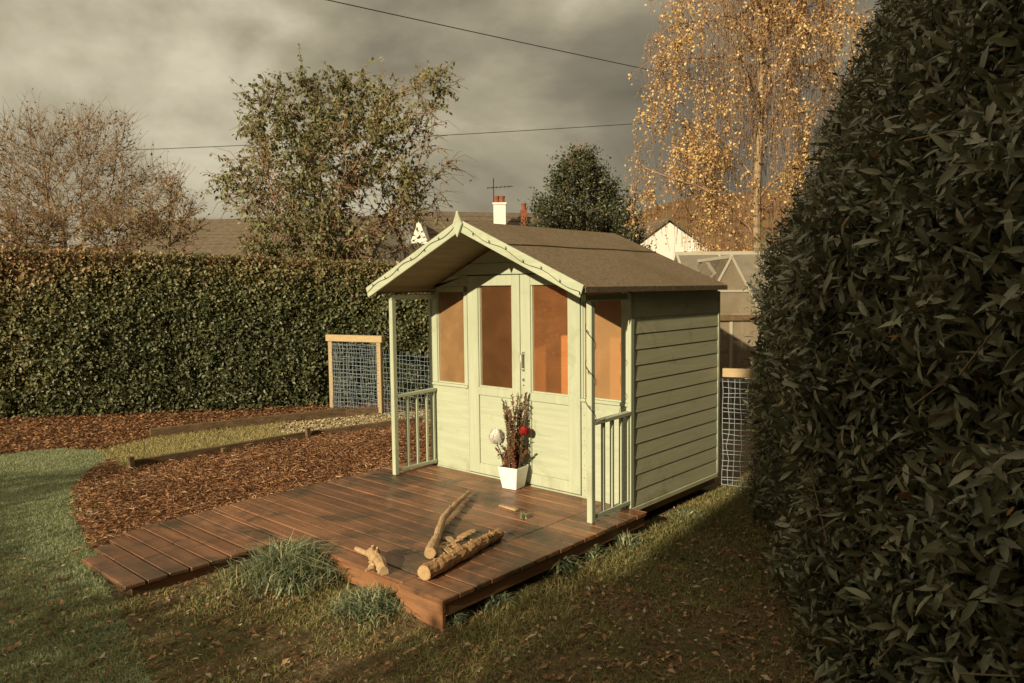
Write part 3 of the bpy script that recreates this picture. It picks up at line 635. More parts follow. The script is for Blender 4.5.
# tufts and weeds
def tuft(label, c, r_, n, h, name='grass_tuft', cat='grass tuft', group=None, flat=.8, broad=False):
    q = rng.normal(0, r_*.5, (n, 2))+c[:2]; d2 = np.linalg.norm(q-c[:2], axis=1)/r_
    o = blades(name, q, h*(1.1-.45*np.clip(d2, 0, 1.4))*(.5+.6*rng.random(n)), .015 if broad else .0085, flat, M['tuft'], None, (c[0], c[1], 0), rnd=.05+.95*rng.random(n))
    return tag(o, label, cat, group)
tuft('big tuft of long blue green grass where boardwalk meets deck', onz(289, 584), .26, 1100, .29, flat=.9)
tuft('low broad tuft of green grass in front of the orange deck fascia', onz(371, 610), .17, 650, .18, flat=1.0)
for x, y, r_, h, nb_, lb in [(497, 604, .08, .11, 190, 'small pale weed under the near end of the deck side'), (455, 619, .06, .10, 160, 'pale wispy weed at the very foot of the near deck corner'), (559, 569, .10, .17, 300, 'tallest grey green weed growing against the middle of the deck side'),
    (590, 557, .09, .13, 240, 'broad grey weed just beyond the tallest weed along the deck side'), (628, 547, .08, .13, 210, 'small weed beside the deck end below the balustrade')]:
    tuft(lb, onz(x, y), r_, nb_, h, 'weed', 'weed', None, .8, True)
tuft('small grey green weed in the grass below the cladding', onz(690, 516), .12, 260, .08, 'weed', 'weed', None, 1., True)
tuft('short pale tuft of grass at the left edge of the bark bed', onz(112, 566), .10, 300, .09)
c = onz(523, 519, DZ)
o = blades('weed', rng.normal(0, .012, (22, 2))+c[:2], .06, .010, .5, M['tuft'], None, c, z0=DZ+.001, rnd=.5+.5*rng.random(22)); tag(o, 'tiny yellow green weed sprouting through the deck boards', 'weed')

# ------------------------------------------------------------------ timber edgings, gate, netting
ed = thing('timber_edging', 'dark timber edging with pegs along the bark bed', 'edging', onz(128, 474))
a_, b_ = onz(130, 472), onz(306, 441); c_ = onz(392, 431)
e = MB(); e.bar(a_+A([0,0,.05]), b_+A([0,0,.05]), .045, .13); e.bar(b_+A([-.03,0,.05]), c_+A([0,.5,.05]), .045, .12)
e.build('board', M['sleeper'], ed, bevel=.005)
for p, h in ((a_, .16), (b_, .16), (onz(222, 456.5), .10)):
    MB().obox(p+A([.045, 0, h/2]), (.024, 0, 0), (0, .024, 0), (0, 0, h/2)).build('peg', M['sleeper'], ed, bevel=.004)
ed2 = thing('timber_edging', 'long low timber edging at the back of the path below the hedge', 'edging', onz(155, 438))
e = MB(); e.bar(onz(150, 438)+A([0,0,.05]), onz(345, 416.5)+A([0,0,.06]), .06, .13); e.bar(onz(345, 416.5)+A([0.01,0,.05]), onz(402, 412)+A([0,0,.06]), .06, .10); e.build('board', M['sleeper'], ed2, bevel=.006)
def netting(name, p, q, h, sp, parent, th=.004, mat=None, jit=.012, seed=0, z0=.02, layers=1, vs=None):
    p, q = A(p, float), A(q, float); L = np.linalg.norm((q-p)[:2]); d = (q-p)/L; nrml = A([-d[1], d[0], 0]); b = MB()
    for ly in range(layers):
        off = nrml*.02*ly
        for i in range(int(L/sp)+1):
            u = i*sp+rng.normal(0, jit); pts = []
            for z in np.linspace(z0, h, 9): pts.append(p+d*np.clip(u+rng.normal(0, jit*.7), 0, L)+A([0,0,z])+off+nrml*rng.normal(0, jit*.5))
            b.tube(pts, th/2, 4, cap=False)
        s2 = vs or sp
        for j in range(int((h-z0)/s2)+1):
            z = z0+j*s2+rng.normal(0, jit*.6); pts = [p+d*L*t+A([0,0,np.clip(z+rng.normal(0, jit*.6), z0, h)])+off+nrml*rng.normal(0, jit*.5) for t in np.linspace(0, 1, max(4, int(L/.12)))]
            b.tube(pts, th/2, 4, cap=False)
    return b.build(name, mat or M['net'], parent)
g0, g1 = onz(333, 410), onz(381, 414); gd = nrm(g1-g0)
gt = thing('gate', 'low garden gate of pale softwood posts and rail with white netting', 'gate', (g0+g1)/2)
for p in (g0, g1):
    MB().obox(p+A([0,0,.51]), gd*.036, np.cross(gd, A([0,0,1.]))*.03, (0,0,.51)).build('post', M['newwood_v'], gt, bevel=.004)
e = MB(); e.bar(g0-gd*.07+A([0,0,1.072])-A([.0,.0,0]), g1+gd*.07+A([0,0,1.072]), .085, .095); e.build('top_rail', M['newwood'], gt, bevel=.005)
nd = np.cross(gd, A([0,0,1.]))
netting('netting', g0+nd*.034, g1+nd*.034, 1.0, .060, gt, .0055, M['bnet'], .014, layers=2)
nf = thing('net_fence', 'blue white net fence stretched from the gate behind the summerhouse', 'fence', g1+gd*.1)
netting('netting', g1+gd*.06, A([-.2, 2.35, 0]), .92, .065, nf, .0055, M['bnet'], .012, layers=1)
for t in (.5, .98):
    p = (g1+gd*.06)*(1-t)+A([-.2, 2.35, 0])*t; MB().obox(p+nd*-.04+A([0,0,.48]), (.02,0,0), (0,.02,0), (0,0,.48)).build('stake', M['newwood_v'], nf)
r0, r1 = A([2.150, 1.46, 0]), A([2.75, 1.66, 0]); rd = nrm(r1-r0)
nf2 = thing('net_fence', 'white net fence under an orange rail between summerhouse and laurel', 'fence', r0)
netting('netting', r0, r1, .97, .052, nf2, .0045, M['pnet'], .009, layers=1, vs=.046)
e = MB(); e.bar(r0+A([0,0,1.025]), r1+rd*.3+A([0,0,1.025]), .05, .075); e.build('top_rail', M['newwood'], nf2, bevel=.004)
for p in (r1+rd*.2,): MB().obox(p+A([.0,.05,.47]), (.025,0,0), (0,.025,0), (0,0,.47)).build('post', M['newwood_v'], nf2)
wb = MB()
cc = at(757, 444, 6.55)
# ------------------------------------------------------------------ greenhouse
GD = 11.0
gc = at(735, 300, GD); gc[2] = 0
gh = thing('greenhouse', 'glazed greenhouse with pale frame and pointed porch behind the summerhouse', 'greenhouse', gc)
def G(a, b, z): return gc+RH*a+FH*b+A([0,0,z])
ze, zr, hw, hl0, hl1 = 1.38, 2.24, 1.15, -.86, 2.2
fr = MB(); T = .045
for a in np.arange(hl0, hl1+.01, (hl1-hl0)/5):
    for sgn in (1, -1): fr.bar(G(a, sgn*hw, .0), G(a, sgn*hw, ze), .035, .035, RH); fr.bar(G(a, sgn*hw, ze), G(a, 0, zr), .03, .03, RH)
fr.bar(G(hl0-.02, 0, zr+.01), G(hl1, 0, zr+.01), .05, .05)
for sgn in (1, -1):
    fr.bar(G(hl0, sgn*hw, ze), G(hl1, sgn*hw, ze), .05, .06); fr.bar(G(hl0, sgn*hw, .05), G(hl1, sgn*hw, .05), .05, .08); fr.bar(G(hl0, sgn*hw, .72), G(hl1, sgn*hw, .72), .03, .03)
# porch gable towards the garden
pa, pw, pb = -.57, .40, -1.75; zp = 2.135
for sgn in (1, -1):
    fr.bar(G(pa+sgn*pw, pb, 0), G(pa+sgn*pw, pb, ze), .032, .032, RH); fr.bar(G(pa+sgn*pw, pb, ze), G(pa, pb, zp), .024, .024, RH)
    fr.bar(G(pa+sgn*pw, pb, ze), G(pa+sgn*pw, -hw, ze), .04, .05)
fr.bar(G(pa, pb, zp), G(pa, 0, zp), .04, .04); MB().bar(G(pa-pw-.04, pb-.03, ze), G(pa+pw+.04, pb-.03, ze), .05, .065).build('gutter', M['sleeper'], gh); fr.bar(G(pa-pw, pb, .6), G(pa+pw, pb, .6), .035, .05)
fr.bar(G(pa-pw*.55, pb, ze+.33), G(pa+pw*.55, pb, ze+.33), .025, .025)
fr.bar(G(pa, pb, 0.05), G(pa, pb, ze), .035, .035, RH)
fr.build('frame', M['alu'], gh)
gl = MB(); t_ = .004
def pane(p, q, r, s): 
    p, q, r, s = map(A, (p, q, r, s)); n_ = np.cross(q-p, s-p); n_ = n_/np.linalg.norm(n_)*t_
    gl.poly([p, q, r, s, p+n_, q+n_, r+n_, s+n_], [(0,3,2,1), (4,5,6,7), (0,1,5,4), (1,2,6,5), (2,3,7,6), (3,0,4,7)])
for sgn in (1, -1):
    pane(G(hl0, sgn*hw, ze), G(hl1, sgn*hw, ze), G(hl1, 0, zr), G(hl0, 0, zr)); pane(G(hl0, sgn*hw, .05), G(hl1, sgn*hw, .05), G(hl1, sgn*hw, ze), G(hl0, sgn*hw, ze))
pane(G(hl0, -hw, .05), G(hl0, hw, .05), G(hl0, hw, ze), G(hl0, -hw, ze))
pane(G(pa-pw, pb, .05), G(pa+pw, pb, .05), G(pa+pw, pb, ze), G(pa-pw, pb, ze))
gl.poly([G(pa-pw, pb, ze), G(pa+pw, pb, ze), G(pa, pb, zp), G(pa-pw, pb+t_, ze), G(pa+pw, pb+t_, ze), G(pa, pb+t_, zp)], [(0,1,2), (5,4,3), (0,3,4,1), (1,4,5,2), (2,5,3,0)])
gl.poly([G(hl0, -hw, ze), G(hl0, hw, ze), G(hl0, 0, zr), G(hl0+t_, -hw, ze), G(hl0+t_, hw, ze), G(hl0+t_, 0, zr)], [(0,1,2), (5,4,3), (0,3,4,1), (1,4,5,2), (2,5,3,0)])
for sgn in (1, -1): pane(G(pa+sgn*pw, pb, ze), G(pa+sgn*pw, -.4, ze), G(pa, -.4, zp), G(pa, pb, zp)); pane(G(pa+sgn*pw, pb, .05), G(pa+sgn*pw, -hw, .05), G(pa+sgn*pw, -hw, ze), G(pa+sgn*pw, pb, ze))
gl.build('glazing', M['ghglass'], gh)
e = MB(); e.bar(G(hl0+.1, .75, .75), G(hl1, .75, .75), .6, .05); e.bar(G(hl0+.3, .8, 0), G(hl0+.3, .8, .72), .06, .06, RH); e.bar(G(1.2, .8, 0), G(1.2, .8, .72), .06, .06, RH); e.build('staging', M['newwood'], gh)

# ------------------------------------------------------------------ houses beyond
def house(label, p0, p1, depth, zb, zr, mats, gable_w=None):
    """ridge from p0 to p1 (ground points), eave half width depth"""
    p0, p1 = A(p0, float), A(p1, float); p0[2] = p1[2] = 0; d = nrm(p1-p0); n_ = A([-d[1], d[0], 0]); L = np.linalg.norm(p1-p0)
    t = thing('house', label, 'house', (p0+p1)/2)
    H = lambda a, b, z: p0+d*a+n_*b+A([0,0,z])
    w_ = MB(); w_.prism([(-depth, 0), (depth, 0), (depth, zb), (0, zr-.1), (-depth, zb)], lambda a, b, s: H(s, a, b), 0, L); wall = w_.build('wall', M['render'], t)
    r_ = MB(); o_ = .25; sl_ = (zr-zb)/depth
    r_.prism([(-depth-o_, zb-o_*sl_), (0, zr), (depth+o_, zb-o_*sl_), (depth+o_, zb-o_*sl_+.16), (0, zr+.16), (-depth-o_, zb-o_*sl_+.16)], lambda a, b, s: H(s, a, b), -.12, L+.12)
    # slate courses
    for sgn in (1, -1):
        for k in range(1, int(depth/.32)):
            b0 = k*.32; r_.bar(H(-.12, sgn*b0, zr+.165-sl_*b0), H(L+.12, sgn*b0, zr+.165-sl_*b0), .05, .025)
    roof = r_.build('roof', mats, t)
    for a in np.arange(1.2, L-1, 2.4):
        for sgn in (1, -1):
            wn = MB().bar(H(a, sgn*(depth+.02), 1.55), H(a+1.0, sgn*(depth+.02), 1.55), .06, 1.1).build('window', M['render'], t)
            MB().bar(H(a+.06, sgn*(depth+.055), 1.55), H(a+.94, sgn*(depth+.055), 1.55), .02, .98).build('pane', M['dark'], wn)
    return t, roof, H, L
def gp_(x, d): p = at(x, 285, d); p[2] = 0; return p
def zpx(x, y, d): return at(x, y, d)[2]
D1 = 40.
h1, r1_, H1, L1 = house('long bungalow with dark slate roof and white chimney beyond the summerhouse', gp_(419, D1), gp_(600, D1+3), 3.6, 2.7, zpx(480, 212, D1)-.1, M['slate'])
# white gable wing at its left end
gz = zpx(419, 217, 35)
g = MB(); q = gp_(420, 36.5)
g.prism([(-.85, 0), (.85, 0), (.85, gz-2.2), (0, gz), (-.85, gz-2.2)], lambda a, b, s: q+RH*a+FH*s+A([0,0,b]), 0, 4); g.build('gable_wing', M['render'], h1)
def chimney(x, y, wpx, ytop, d, mat, pots, aerial, cap):
    p = gp_(x, d); z0 = zpx(x, y, d)-1.2; z1 = zpx(x, ytop, d); w_ = wpx*d/FPX/2
    ch = MB().obox(p+A([0,0,(z0+z1)/2]), RH*w_, FH*w_*.8, (0,0,(z1-z0)/2)).build('chimney', mat, r1_)
    for k in range(pots):
        c = p+RH*((k-(pots-1)/2)*w_*.9)+A([0,0,z1]); MB().tube([c, c+A([0,0,.25]), c+A([0,0,.42])], [.14, .12, .15], 10).build('chimney_pot', M['redclay'], ch)
    if cap: MB().obox(p+A([0,0,z1+.02]), RH*w_*1.15, FH*w_*.95, (0,0,.05)).build('chimney_cap', M['redclay'] if mat is M['redclay'] else M['render'], ch)
    if aerial:
        a = MB(); b0 = p-RH*.30+A([0,0,z1-.6]); tp = b0+A([0,0,1.95]); a.tube([b0, tp], .025, 5); a.tube([tp-RH*.35-A([0,0,.5]), tp+RH*1.0-A([0,0,.42])], .018, 4)
        for k in range(6): c = tp-RH*.3-A([0,0,.5])+RH*.22*k+A([0,0,.012*k]); a.tube([c-FH*.25-A([0,0,.10]), c+FH*.25+A([0,0,.10])], .012, 4)
        a.build('aerial', M['dark'], ch)
chimney(500.5, 222, 12, 205, D1-.6, M['render'], 2, True, True)
chimney(524.5, 221, 6, 212, D1-.2, M['redclay'], 1, False, True)
D2 = 34.
house('low white cottage with broad brown roof behind the leafy tree', gp_(150, D2+1), gp_(392, D2), 3.4, 3.15, zpx(240, 218, D2)-.15, M['slate'])
D3 = 42.
q = gp_(669, D3); house('white gable ended house beyond the greenhouse', q, q+FH*9-RH*1.5, 2.5, zpx(669, 252, D3), zpx(669, 218, D3)-.15, M['slate'])

# ------------------------------------------------------------------ overhead cables
def cable(label, p, q, sag):
    p, q = A(p), A(q); pts = [p*(1-t)+q*t-A([0,0,sag*4*t*(1-t)]) for t in np.linspace(0, 1, 40)]
    tag(MB().tube(pts, .011, 5).build('overhead_cable', M['wire'], None, p), label, 'cable')
cable('black overhead cable sloping down the upper middle of the sky', at(120, -46, 13), at(790, 99.5, 24), .03)
cable('thin black overhead cable low across the sky behind the trees', at(-120, 158, 26), at(960, 100, 24), .25)

# ------------------------------------------------------------------ trees
def colonize(base, att, step, di, dk, iters=120, stem=None, limbs=()):
    nodes = [A(base, float)]; par = [-1]
    if stem is not None:
        for p in stem: nodes.append(A(p, float)); par.append(len(nodes)-2)
    for k0, pts in limbs:
        pr = k0
        for p in pts: nodes.append(A(p, float)); par.append(pr); pr = len(nodes)-1
    att = np.asarray(att)
    best = np.full(len(att), 1e9); bi = np.zeros(len(att), int); start = 0
    for it in range(iters):
        new = np.asarray(nodes[start:])
        if len(new):
            d = np.linalg.norm(att[:, None]-new[None], axis=2); k = d.argmin(1); dm = d[np.arange(len(att)), k]
            u = dm < best; best[u] = dm[u]; bi[u] = k[u]+start
        keep = best > dk; att, best, bi = att[keep], best[keep], bi[keep]
        if not len(att): break
        ok = best < di
        if not ok.any(): break
        start = len(nodes); NA = np.asarray(nodes)
        dirs = nrm(att[ok]-NA[bi[ok]]); ids = bi[ok]
        uq, inv = np.unique(ids, return_inverse=True); acc = np.zeros((len(uq), 3)); np.add.at(acc, inv, dirs)
        for i_, v_ in zip(uq, nrm(acc+rng.normal(0, .12, acc.shape))): nodes.append(NA[i_]+v_*step); par.append(int(i_))
        if len(nodes) > 9000: break
    nodes = np.asarray(nodes); par = np.asarray(par); return nodes, par
def radii(par, tip, e, cap):
    r = np.zeros(len(par)); 
    for i in range(len(par)-1, -1, -1):
        r[i] = max(r[i], tip**e)
        if par[i] >= 0: r[par[i]] += r[i]
    return np.minimum(r**(1/e), cap)
def edgetubes(P0, P1, r0, r1, n):
    d = nrm(P1-P0); up = np.where(np.abs(d[:, 2:3]) < .9, A([[0, 0, 1.]]), A([[1., 0, 0]])); a = nrm(np.cross(d, up)); b = np.cross(a, d)
    an = np.arange(n)*2*math.pi/n; c, s = np.cos(an)[None, :, None], np.sin(an)[None, :, None]
    ring = a[:, None]*c+b[:, None]*s
    V = np.concatenate([P0[:, None]+ring*r0[:, None, None], P1[:, None]+ring*r1[:, None, None]], 1); m = len(P0)
    o = (np.arange(m)*2*n)[:, None, None]; k = np.arange(n)
    q = np.stack([k, (k+1) % n, n+(k+1) % n, n+k], 1)[None]
    return V.reshape(-1, 3), (o+q).reshape(-1, 4)
def ells(n, L, d):
    """points in a union of ellipsoids given as (px, py, rx, ry, depth ratio) at depth d"""
    w_ = A([l[2]*l[3] for l in L], float); w_ /= w_.sum(); out = []
    for l, k in zip(L, (w_*n).astype(int)):
        q = randdir(k)*rng.random((k, 1))**(1/2.4); s = d/FPX
        out.append(at(l[0], l[1], d)+RH*q[:, :1]*l[2]*s+FH*q[:, 1:2]*l[4]*s*l[2]+A([0,0,1.])*q[:, 2:]*l[3]*s)
    return np.concatenate(out)
def tree(name, label, base, stem, att, step, di, dk, tip, cap, barkm, twigm, leafm, twigs, twl, nleaf, lsize, rndf, up=.35, leafdown=.3, e=2.2, droop=0., full=False, group=None, gate=0.):
    t = thing(name, label, 'tree', base, group)
    nodes, par = colonize(base, att, step, di, dk, stem=stem); r = radii(par, tip, e, cap)
    i = np.arange(len(par)); i = i[par >= 0]; p = par[i]; big = r[i] > cap*.30
    if cap < .06: big[:] = True
    for nm, k, n, mm in (('trunk', big, 8, barkm), ('branches', ~big, 4, twigm)):
        if k.any(): V, F = edgetubes(nodes[p[k]], nodes[i[k]], np.minimum(r[p[k]], r[i[k]]*1.35), r[i[k]], n); npmesh(nm, V, F, mm, t, smooth=True)
    # twigs
    thin = np.where(r < cap*.22)[0]; src = rng.choice(thin, twigs); ctr = nodes[thin].mean(0)
    d = nrm(nrm(nodes[src]-ctr)*.5+randdir(twigs)*.7+A([0, 0, up])); Lg = twl*(.5+rng.random(twigs))
    p0 = nodes[src]; pm = p0+d*Lg[:, None]*.5; d2 = nrm(d+randdir(twigs)*.35+A([0, 0, -droop])); p1 = pm+d2*Lg[:, None]*.5
    P0 = np.concatenate([p0, pm]); P1 = np.concatenate([pm, p1]); V, F = edgetubes(P0, P1, np.r_[np.full(twigs, tip), np.full(twigs, tip*.8)], np.r_[np.full(twigs, tip*.8), np.full(twigs, tip*.5)], 3)
    npmesh('twigs', V, F, twigm, t)
    k = rng.integers(0, twigs, nleaf); u = rng.random(nleaf)[:, None]
    LP = np.where(u < .5, p0[k]+(pm-p0)[k]*u*2, pm[k]+(p1-pm)[k]*(u*2-1))+rng.normal(0, .02, (nleaf, 3))
    if gate:
        kp = rng.random(nleaf) < np.clip(.12+3.0*(fbm((LP@RH)*1.5, LP[:, 2]*1.5+(LP@FH)*.8, 33, 3)-gate), 0, 1); LP = LP[kp]; nleaf = len(LP)
    D = nrm(randdir(nleaf)+A([0, 0, -leafdown])); sz = lsize*(.6+.7*rng.random(nleaf))
    leafmesh('crown', LP, D, nrm(randdir(nleaf)+A([.1, -.8, .5])), sz, sz*.6, leafm, t, rnd=rndf(LP, nleaf), full=full)
    return t
# leafy apple tree
M['apple'] = mat_leaf('apple_leaf', [(0, (.06,.066,.026)), (.45, (.145,.152,.062)), (.75, (.25,.245,.115)), (.9, (.30,.22,.11)), (1, (.34,.18,.09))], .5, .4, .25)
d = 13.8; b = gp_(322, d)
att_ = ells(1500, [(330, 185, 100, 78, 1), (300, 118, 58, 42, .9), (398, 112, 52, 40, .9), (258, 188, 44, 36, .8), (420, 170, 36, 52, .8), (340, 238, 95, 32, .9), (440, 84, 22, 14, .8), (310, 85, 16, 20, .8), (352, 108, 40, 34, .8)], d)
tree('leafy_tree', 'leafy olive green fruit tree standing behind the clipped hedge', b, [b+A([0,0,z]) for z in (.4, .8, 1.2, 1.6)], att_, .16, 1.6, .22, .006, .15, M['trunk'], M['twig'], M['apple'],
     2500, .42, 32000, .082, lambda P, n: np.clip(.18+.55*fbm(P[:, 0]*1.1+P[:, 1]*.8, P[:, 2]*1.2, 8)+.28*(rng.random(n)-.35)+.10*((P-b)@RH > .6), 0, 1), up=.3, leafdown=.8, droop=.6, gate=.29)
# bare twiggy tree
M['sere'] = mat_leaf('sere_leaf', [(0, (.09,.07,.03)), (.5, (.20,.15,.07)), (1, (.32,.24,.13))], .6, .3, .2)
d = 15.; b = gp_(68, d)
att_ = ells(1500, [(62, 176, 84, 62, 1), (8, 192, 50, 50, .8), (138, 200, 42, 36, .8), (100, 142, 36, 30, .8), (60, 218, 80, 32, .8)], d)
tree('bare_tree', 'nearly bare reddish tree with fine upright twigs at far left', b, [b+A([0,0,z]) for z in (.4, .8, 1.2, 1.6)], att_,   .17, 1.8, .2, .0045, .13, M['trunk'], M['twig3'], M['sere'],
     2900, .42, 3800, .06, lambda P, n: rng.random(n), up=.55)
# shrubs behind the hedge
M['shrub'] = mat_leaf('shrub_leaf', [(0, (.08,.09,.035)), (.5, (.19,.18,.075)), (.85, (.31,.23,.11)), (1, (.46,.30,.11))], .6, .3, .25)
for x, y, rx, ry, d, lb in ((172, 222, 26, 40, 13.6, 'thin leaning shrub with olive leaves beside the bare tree'), (118, 232, 36, 26, 13.4, 'low tangled brown shrub under the bare tree'), (28, 236, 34, 22, 13.6, 'low yellow brown shrub at the left end of the hedge top')):
    b = gp_(x-8, d); att_ = ells(200, [(x, y, rx, ry, .8)], d)
    tree('shrub', lb, b, [b+A([0,0,z]) for z in (.5, 1.0, 1.5)], att_, .14, 1.8, .18, .005, .05, M['trunk'], M['twig'], M['shrub'], 420, .36, 700, .065, lambda P, n: rng.random(n), up=.6)
# birch
M['gold'] = mat_leaf('gold_leaf', [(0, (.26,.13,.06)), (.3, (.48,.29,.12)), (.65, (.70,.50,.22)), (1, (.85,.72,.40))], .5, .35, .3)
d = 17.; b = gp_(757, d)
att_ = ells(1100, [(757, -30, 80, 150, 1), (695, 20, 55, 60, 1), (655, 70, 30, 45, .8), (705, 120, 40, 40, 1), (640, 150, 22, 30, .8), (815, 60, 65, 110, 1), (650, 178, 30, 26, .9), (690, 165, 30, 30, .8), (725, 185, 50, 45, .9), (800, 190, 50, 50, .9)], d)
bt = thing('birch_tree', 'tall weeping birch covered in golden autumn leaves', 'tree', b)
stem = [b+A([0,0,z])+RH*.03*math.sin(z*1.3) for z in np.arange(.5, 9.6, .45)]
limbs = []
for k in range(3, len(stem)-1):
    for _ in range(2 if k < 12 else 3):
        az = rng.uniform(0, 2*math.pi); o_ = A([math.cos(az), math.sin(az), 0]); Lm = rng.uniform(1.3, 2.5)*(1.05-.02*k); t_ = np.linspace(0, 1, 9)[1:]
        limbs.append((k+1, [stem[k]+o_*Lm*t*.9+A([0,0,1.])*Lm*(1.15*t-.55*t*t)+rng.normal(0, .03, 3) for t in t_]))
nodes, par = colonize(b, att_, .22, 2.2, .32, stem=stem, limbs=limbs); r = radii(par, .008, 2.1, .145)
r[:len(stem)+1] = np.linspace(.115, .04, len(stem)+1)
i = np.arange(len(par)); i = i[par >= 0]; p = par[i]; big = i <= len(stem)
for nm, k, n, mm in (('trunk', big, 10, M['birch']), ('branches', ~big, 4, M['twig'])):
    V, F = edgetubes(nodes[p[k]], nodes[i[k]], np.minimum(r[p[k]], r[i[k]]*1.4), r[i[k]], n); npmesh(nm, V, F, mm, bt, smooth=True)
ns = 3300; src = rng.choice(np.where((r < .05) & (np.arange(len(r)) > len(stem)))[0], ns); p0 = nodes[src]
Lg = .25+1.5*rng.random(ns)**1.7; hd = randdir(ns); hd[:, 2] = 0; K = 7
tt = np.linspace(0, 1, K); ST = p0[:, None]+hd[:, None]*(.45*np.sqrt(tt))[None, :, None]*(.3+.5*rng.random((ns, 1, 1)))+A([0,0,-1.])*(tt**1.25)[None, :, None]*Lg[:, None, None]+rng.normal(0, .02, (ns, K, 3))
V, F = edgetubes(ST[:, :-1].reshape(-1, 3), ST[:, 1:].reshape(-1, 3), np.full(ns*(K-1), .0052), np.full(ns*(K-1), .0045), 3); npmesh('twigs', V, F, M['btwig'], bt)
nl = 85000; a_ = rng.integers(0, ns, nl); kk = rng.integers(0, K-1, nl); u = rng.random((nl, 1)); LP = ST[a_, kk]*(1-u)+ST[a_, kk+1]*u+rng.normal(0, .03, (nl, 3))
kp = rng.random(nl) < .10+2.2*np.clip(fbm((LP-b)@RH*1.2, LP[:, 2]*.9, 63)-.40, 0, 1); LP = LP[kp]; nl = len(LP)
sz = .045+.035*rng.random(nl); leafmesh('crown', LP, nrm(randdir(nl)+A([0,0,-.6])), nrm(randdir(nl)*.9+A([.1,-.7,.3])), sz, sz*.75, M['gold'], bt, rnd=.1+.75*rng.random(nl)+.3*(fbm(LP[:, 0]*.9, LP[:, 2]*.9, 6)-.5), full=False)
# dense evergreen
M['holly'] = mat_leaf('holly_leaf', [(0, (.028,.034,.016)), (.6, (.065,.075,.034)), (.92, (.13,.13,.06)), (1, (.38,.32,.11))], .4, .5, .1)
d = 20.; b = gp_(583, d); ev = thing('evergreen', 'dense dark cone shaped evergreen behind the roof ridge', 'tree', b); s = d/FPX
zt_ = zpx(575, 148, d)
MB().tube([b, b+A([0,0,zt_*.5]), b+A([0,0,zt_*.93])], [.12, .09, .02], 8).build('trunk', M['trunk'], ev)
nc = 760; zc = .6+(zt_-.75)*rng.beta(1.25, 1.35, nc); tz = np.clip((zt_-zc)/(zt_-1.0), 0, 1.2); a = rng.uniform(0, 2*math.pi, nc)
pr = np.interp(tz, [0, .06, .16, .32, .5, .7, 1, 1.2], [.02, .20, .66, 1.22, 1.58, 1.78, 1.84, 1.8])*(.80+.42*fbm(np.cos(a)*1.8+7, np.sin(a)*1.8+zc*1.3, 15, 3))
rr = pr*rng.uniform(.35, 1.06, nc); ax_ = nrm(np.stack([np.cos(a), np.sin(a), .9+.6*rng.random(nc)], 1)); cl = b+np.stack([np.cos(a)*rr, np.sin(a)*rr, zc], 1)+RH*.10*(1-1.6*zc/zt_)[:, None]
n = 44000; k = rng.integers(0, nc, n); LP = cl[k]+ax_[k]*rng.normal(0, .15, n)[:, None]+rng.normal(0, .065, (n, 3)); sz = .06+.05*rng.random(n)
leafmesh('crown', LP, nrm(ax_[k]*.6+randdir(n)), nrm(ax_[k]*.5+randdir(n)*.8), sz, sz*.5, M['holly'], ev, rnd=rng.random(n)**1.2*.93+.35*(rng.random(n) < .02), full=False)
# whippy leader twigs
tw = MB()
for k in range(170):
    a = random.uniform(0, 6.28); z = zt_*random.uniform(.45, .99); t_ = (zt_-z)/(zt_-1.2); r_ = 1.25*min(t_**.7, 1); p = b+A([math.cos(a)*r_, math.sin(a)*r_, z])-RH*.12*z/zt_; q = p+A([math.cos(a)*.12, math.sin(a)*.12, random.uniform(.1, .3)]); tw.tube([p-(q-p), q], [.012, .004], 4)
tw.build('twigs', M['twig'], ev)['kind'] = 'stuff'

# ------------------------------------------------------------------ clipped hedge on the left
M['hedge'] = mat_leaf('hedge_leaf', [(0, (.040,.050,.020)), (.30, (.105,.118,.048)), (.52, (.18,.165,.072)), (.75, (.27,.18,.09)), (.92, (.35,.175,.10)), (1, (.48,.33,.18))], .45, .45, .15)
h0, h1_ = onz(-4, 421), onz(330, 407); hd_ = nrm(h1_-h0); hd_[2] = 0; hn = A([hd_[1], -hd_[0], 0.])     # hn faces the garden
LH = np.linalg.norm(h1_-h0)+5.2; TH = 1.0
hg = thing('clipped_hedge', 'long clipped boundary hedge with green and russet leaves behind the bed', 'hedge', h0+hd_*LH/2)
hz = lambda u: 2.37-.043*u+.05*(vn(u*1.1, 0*u, 51)-.5)+.03*(vn(u*4, 0*u, 52)-.5)
n = 140000
face = rng.random(n); u = rng.uniform(0, LH, n); v_ = rng.random(n); isf = face < .66; ist = (face >= .66) & (face < .86); ise = face >= .86
zz_ = np.where(isf | ise, v_**.9*hz(u), hz(u)); dp = np.where(isf, 0., np.where(ist, rng.random(n)*TH, rng.random(n)*TH)); u = np.where(ise, 0., u)
bul = .30*(fbm(u*1.2, zz_*1.2, 60)-.5)+.10*(vn(u*6, zz_*6, 61)-.5)
ins = np.abs(rng.normal(0, .06, n)); topround = np.clip(zz_-(hz(u)-.18), 0, .2)
base_ = h0+hd_*(u[:, None]-bul[:, None]*ise[:, None]+ins[:, None]*ise[:, None])+hn*((np.where(isf, bul-ins-topround*.5*(zz_ < hz(u)), -dp))[:, None])
LP = base_+A([0,0,1.])*(zz_-np.where(ist, ins-.05*rng.random(n), 0)+np.where(ist, bul*.3, 0))[:, None]+rng.normal(0, .012, (n, 3))
on = np.where(isf[:, None], hn, np.where(ist[:, None], A([0,0,1.]), -hd_))
sz = .030+.045*rng.random(n); brown = np.clip(-.02+.85*(zz_/2.3)**3.2+.5*(fbm(u*.8, zz_*.9, 70)-.5)+.35*np.exp(-(u/1.3)**2)*(zz_ > .4), 0, 1)
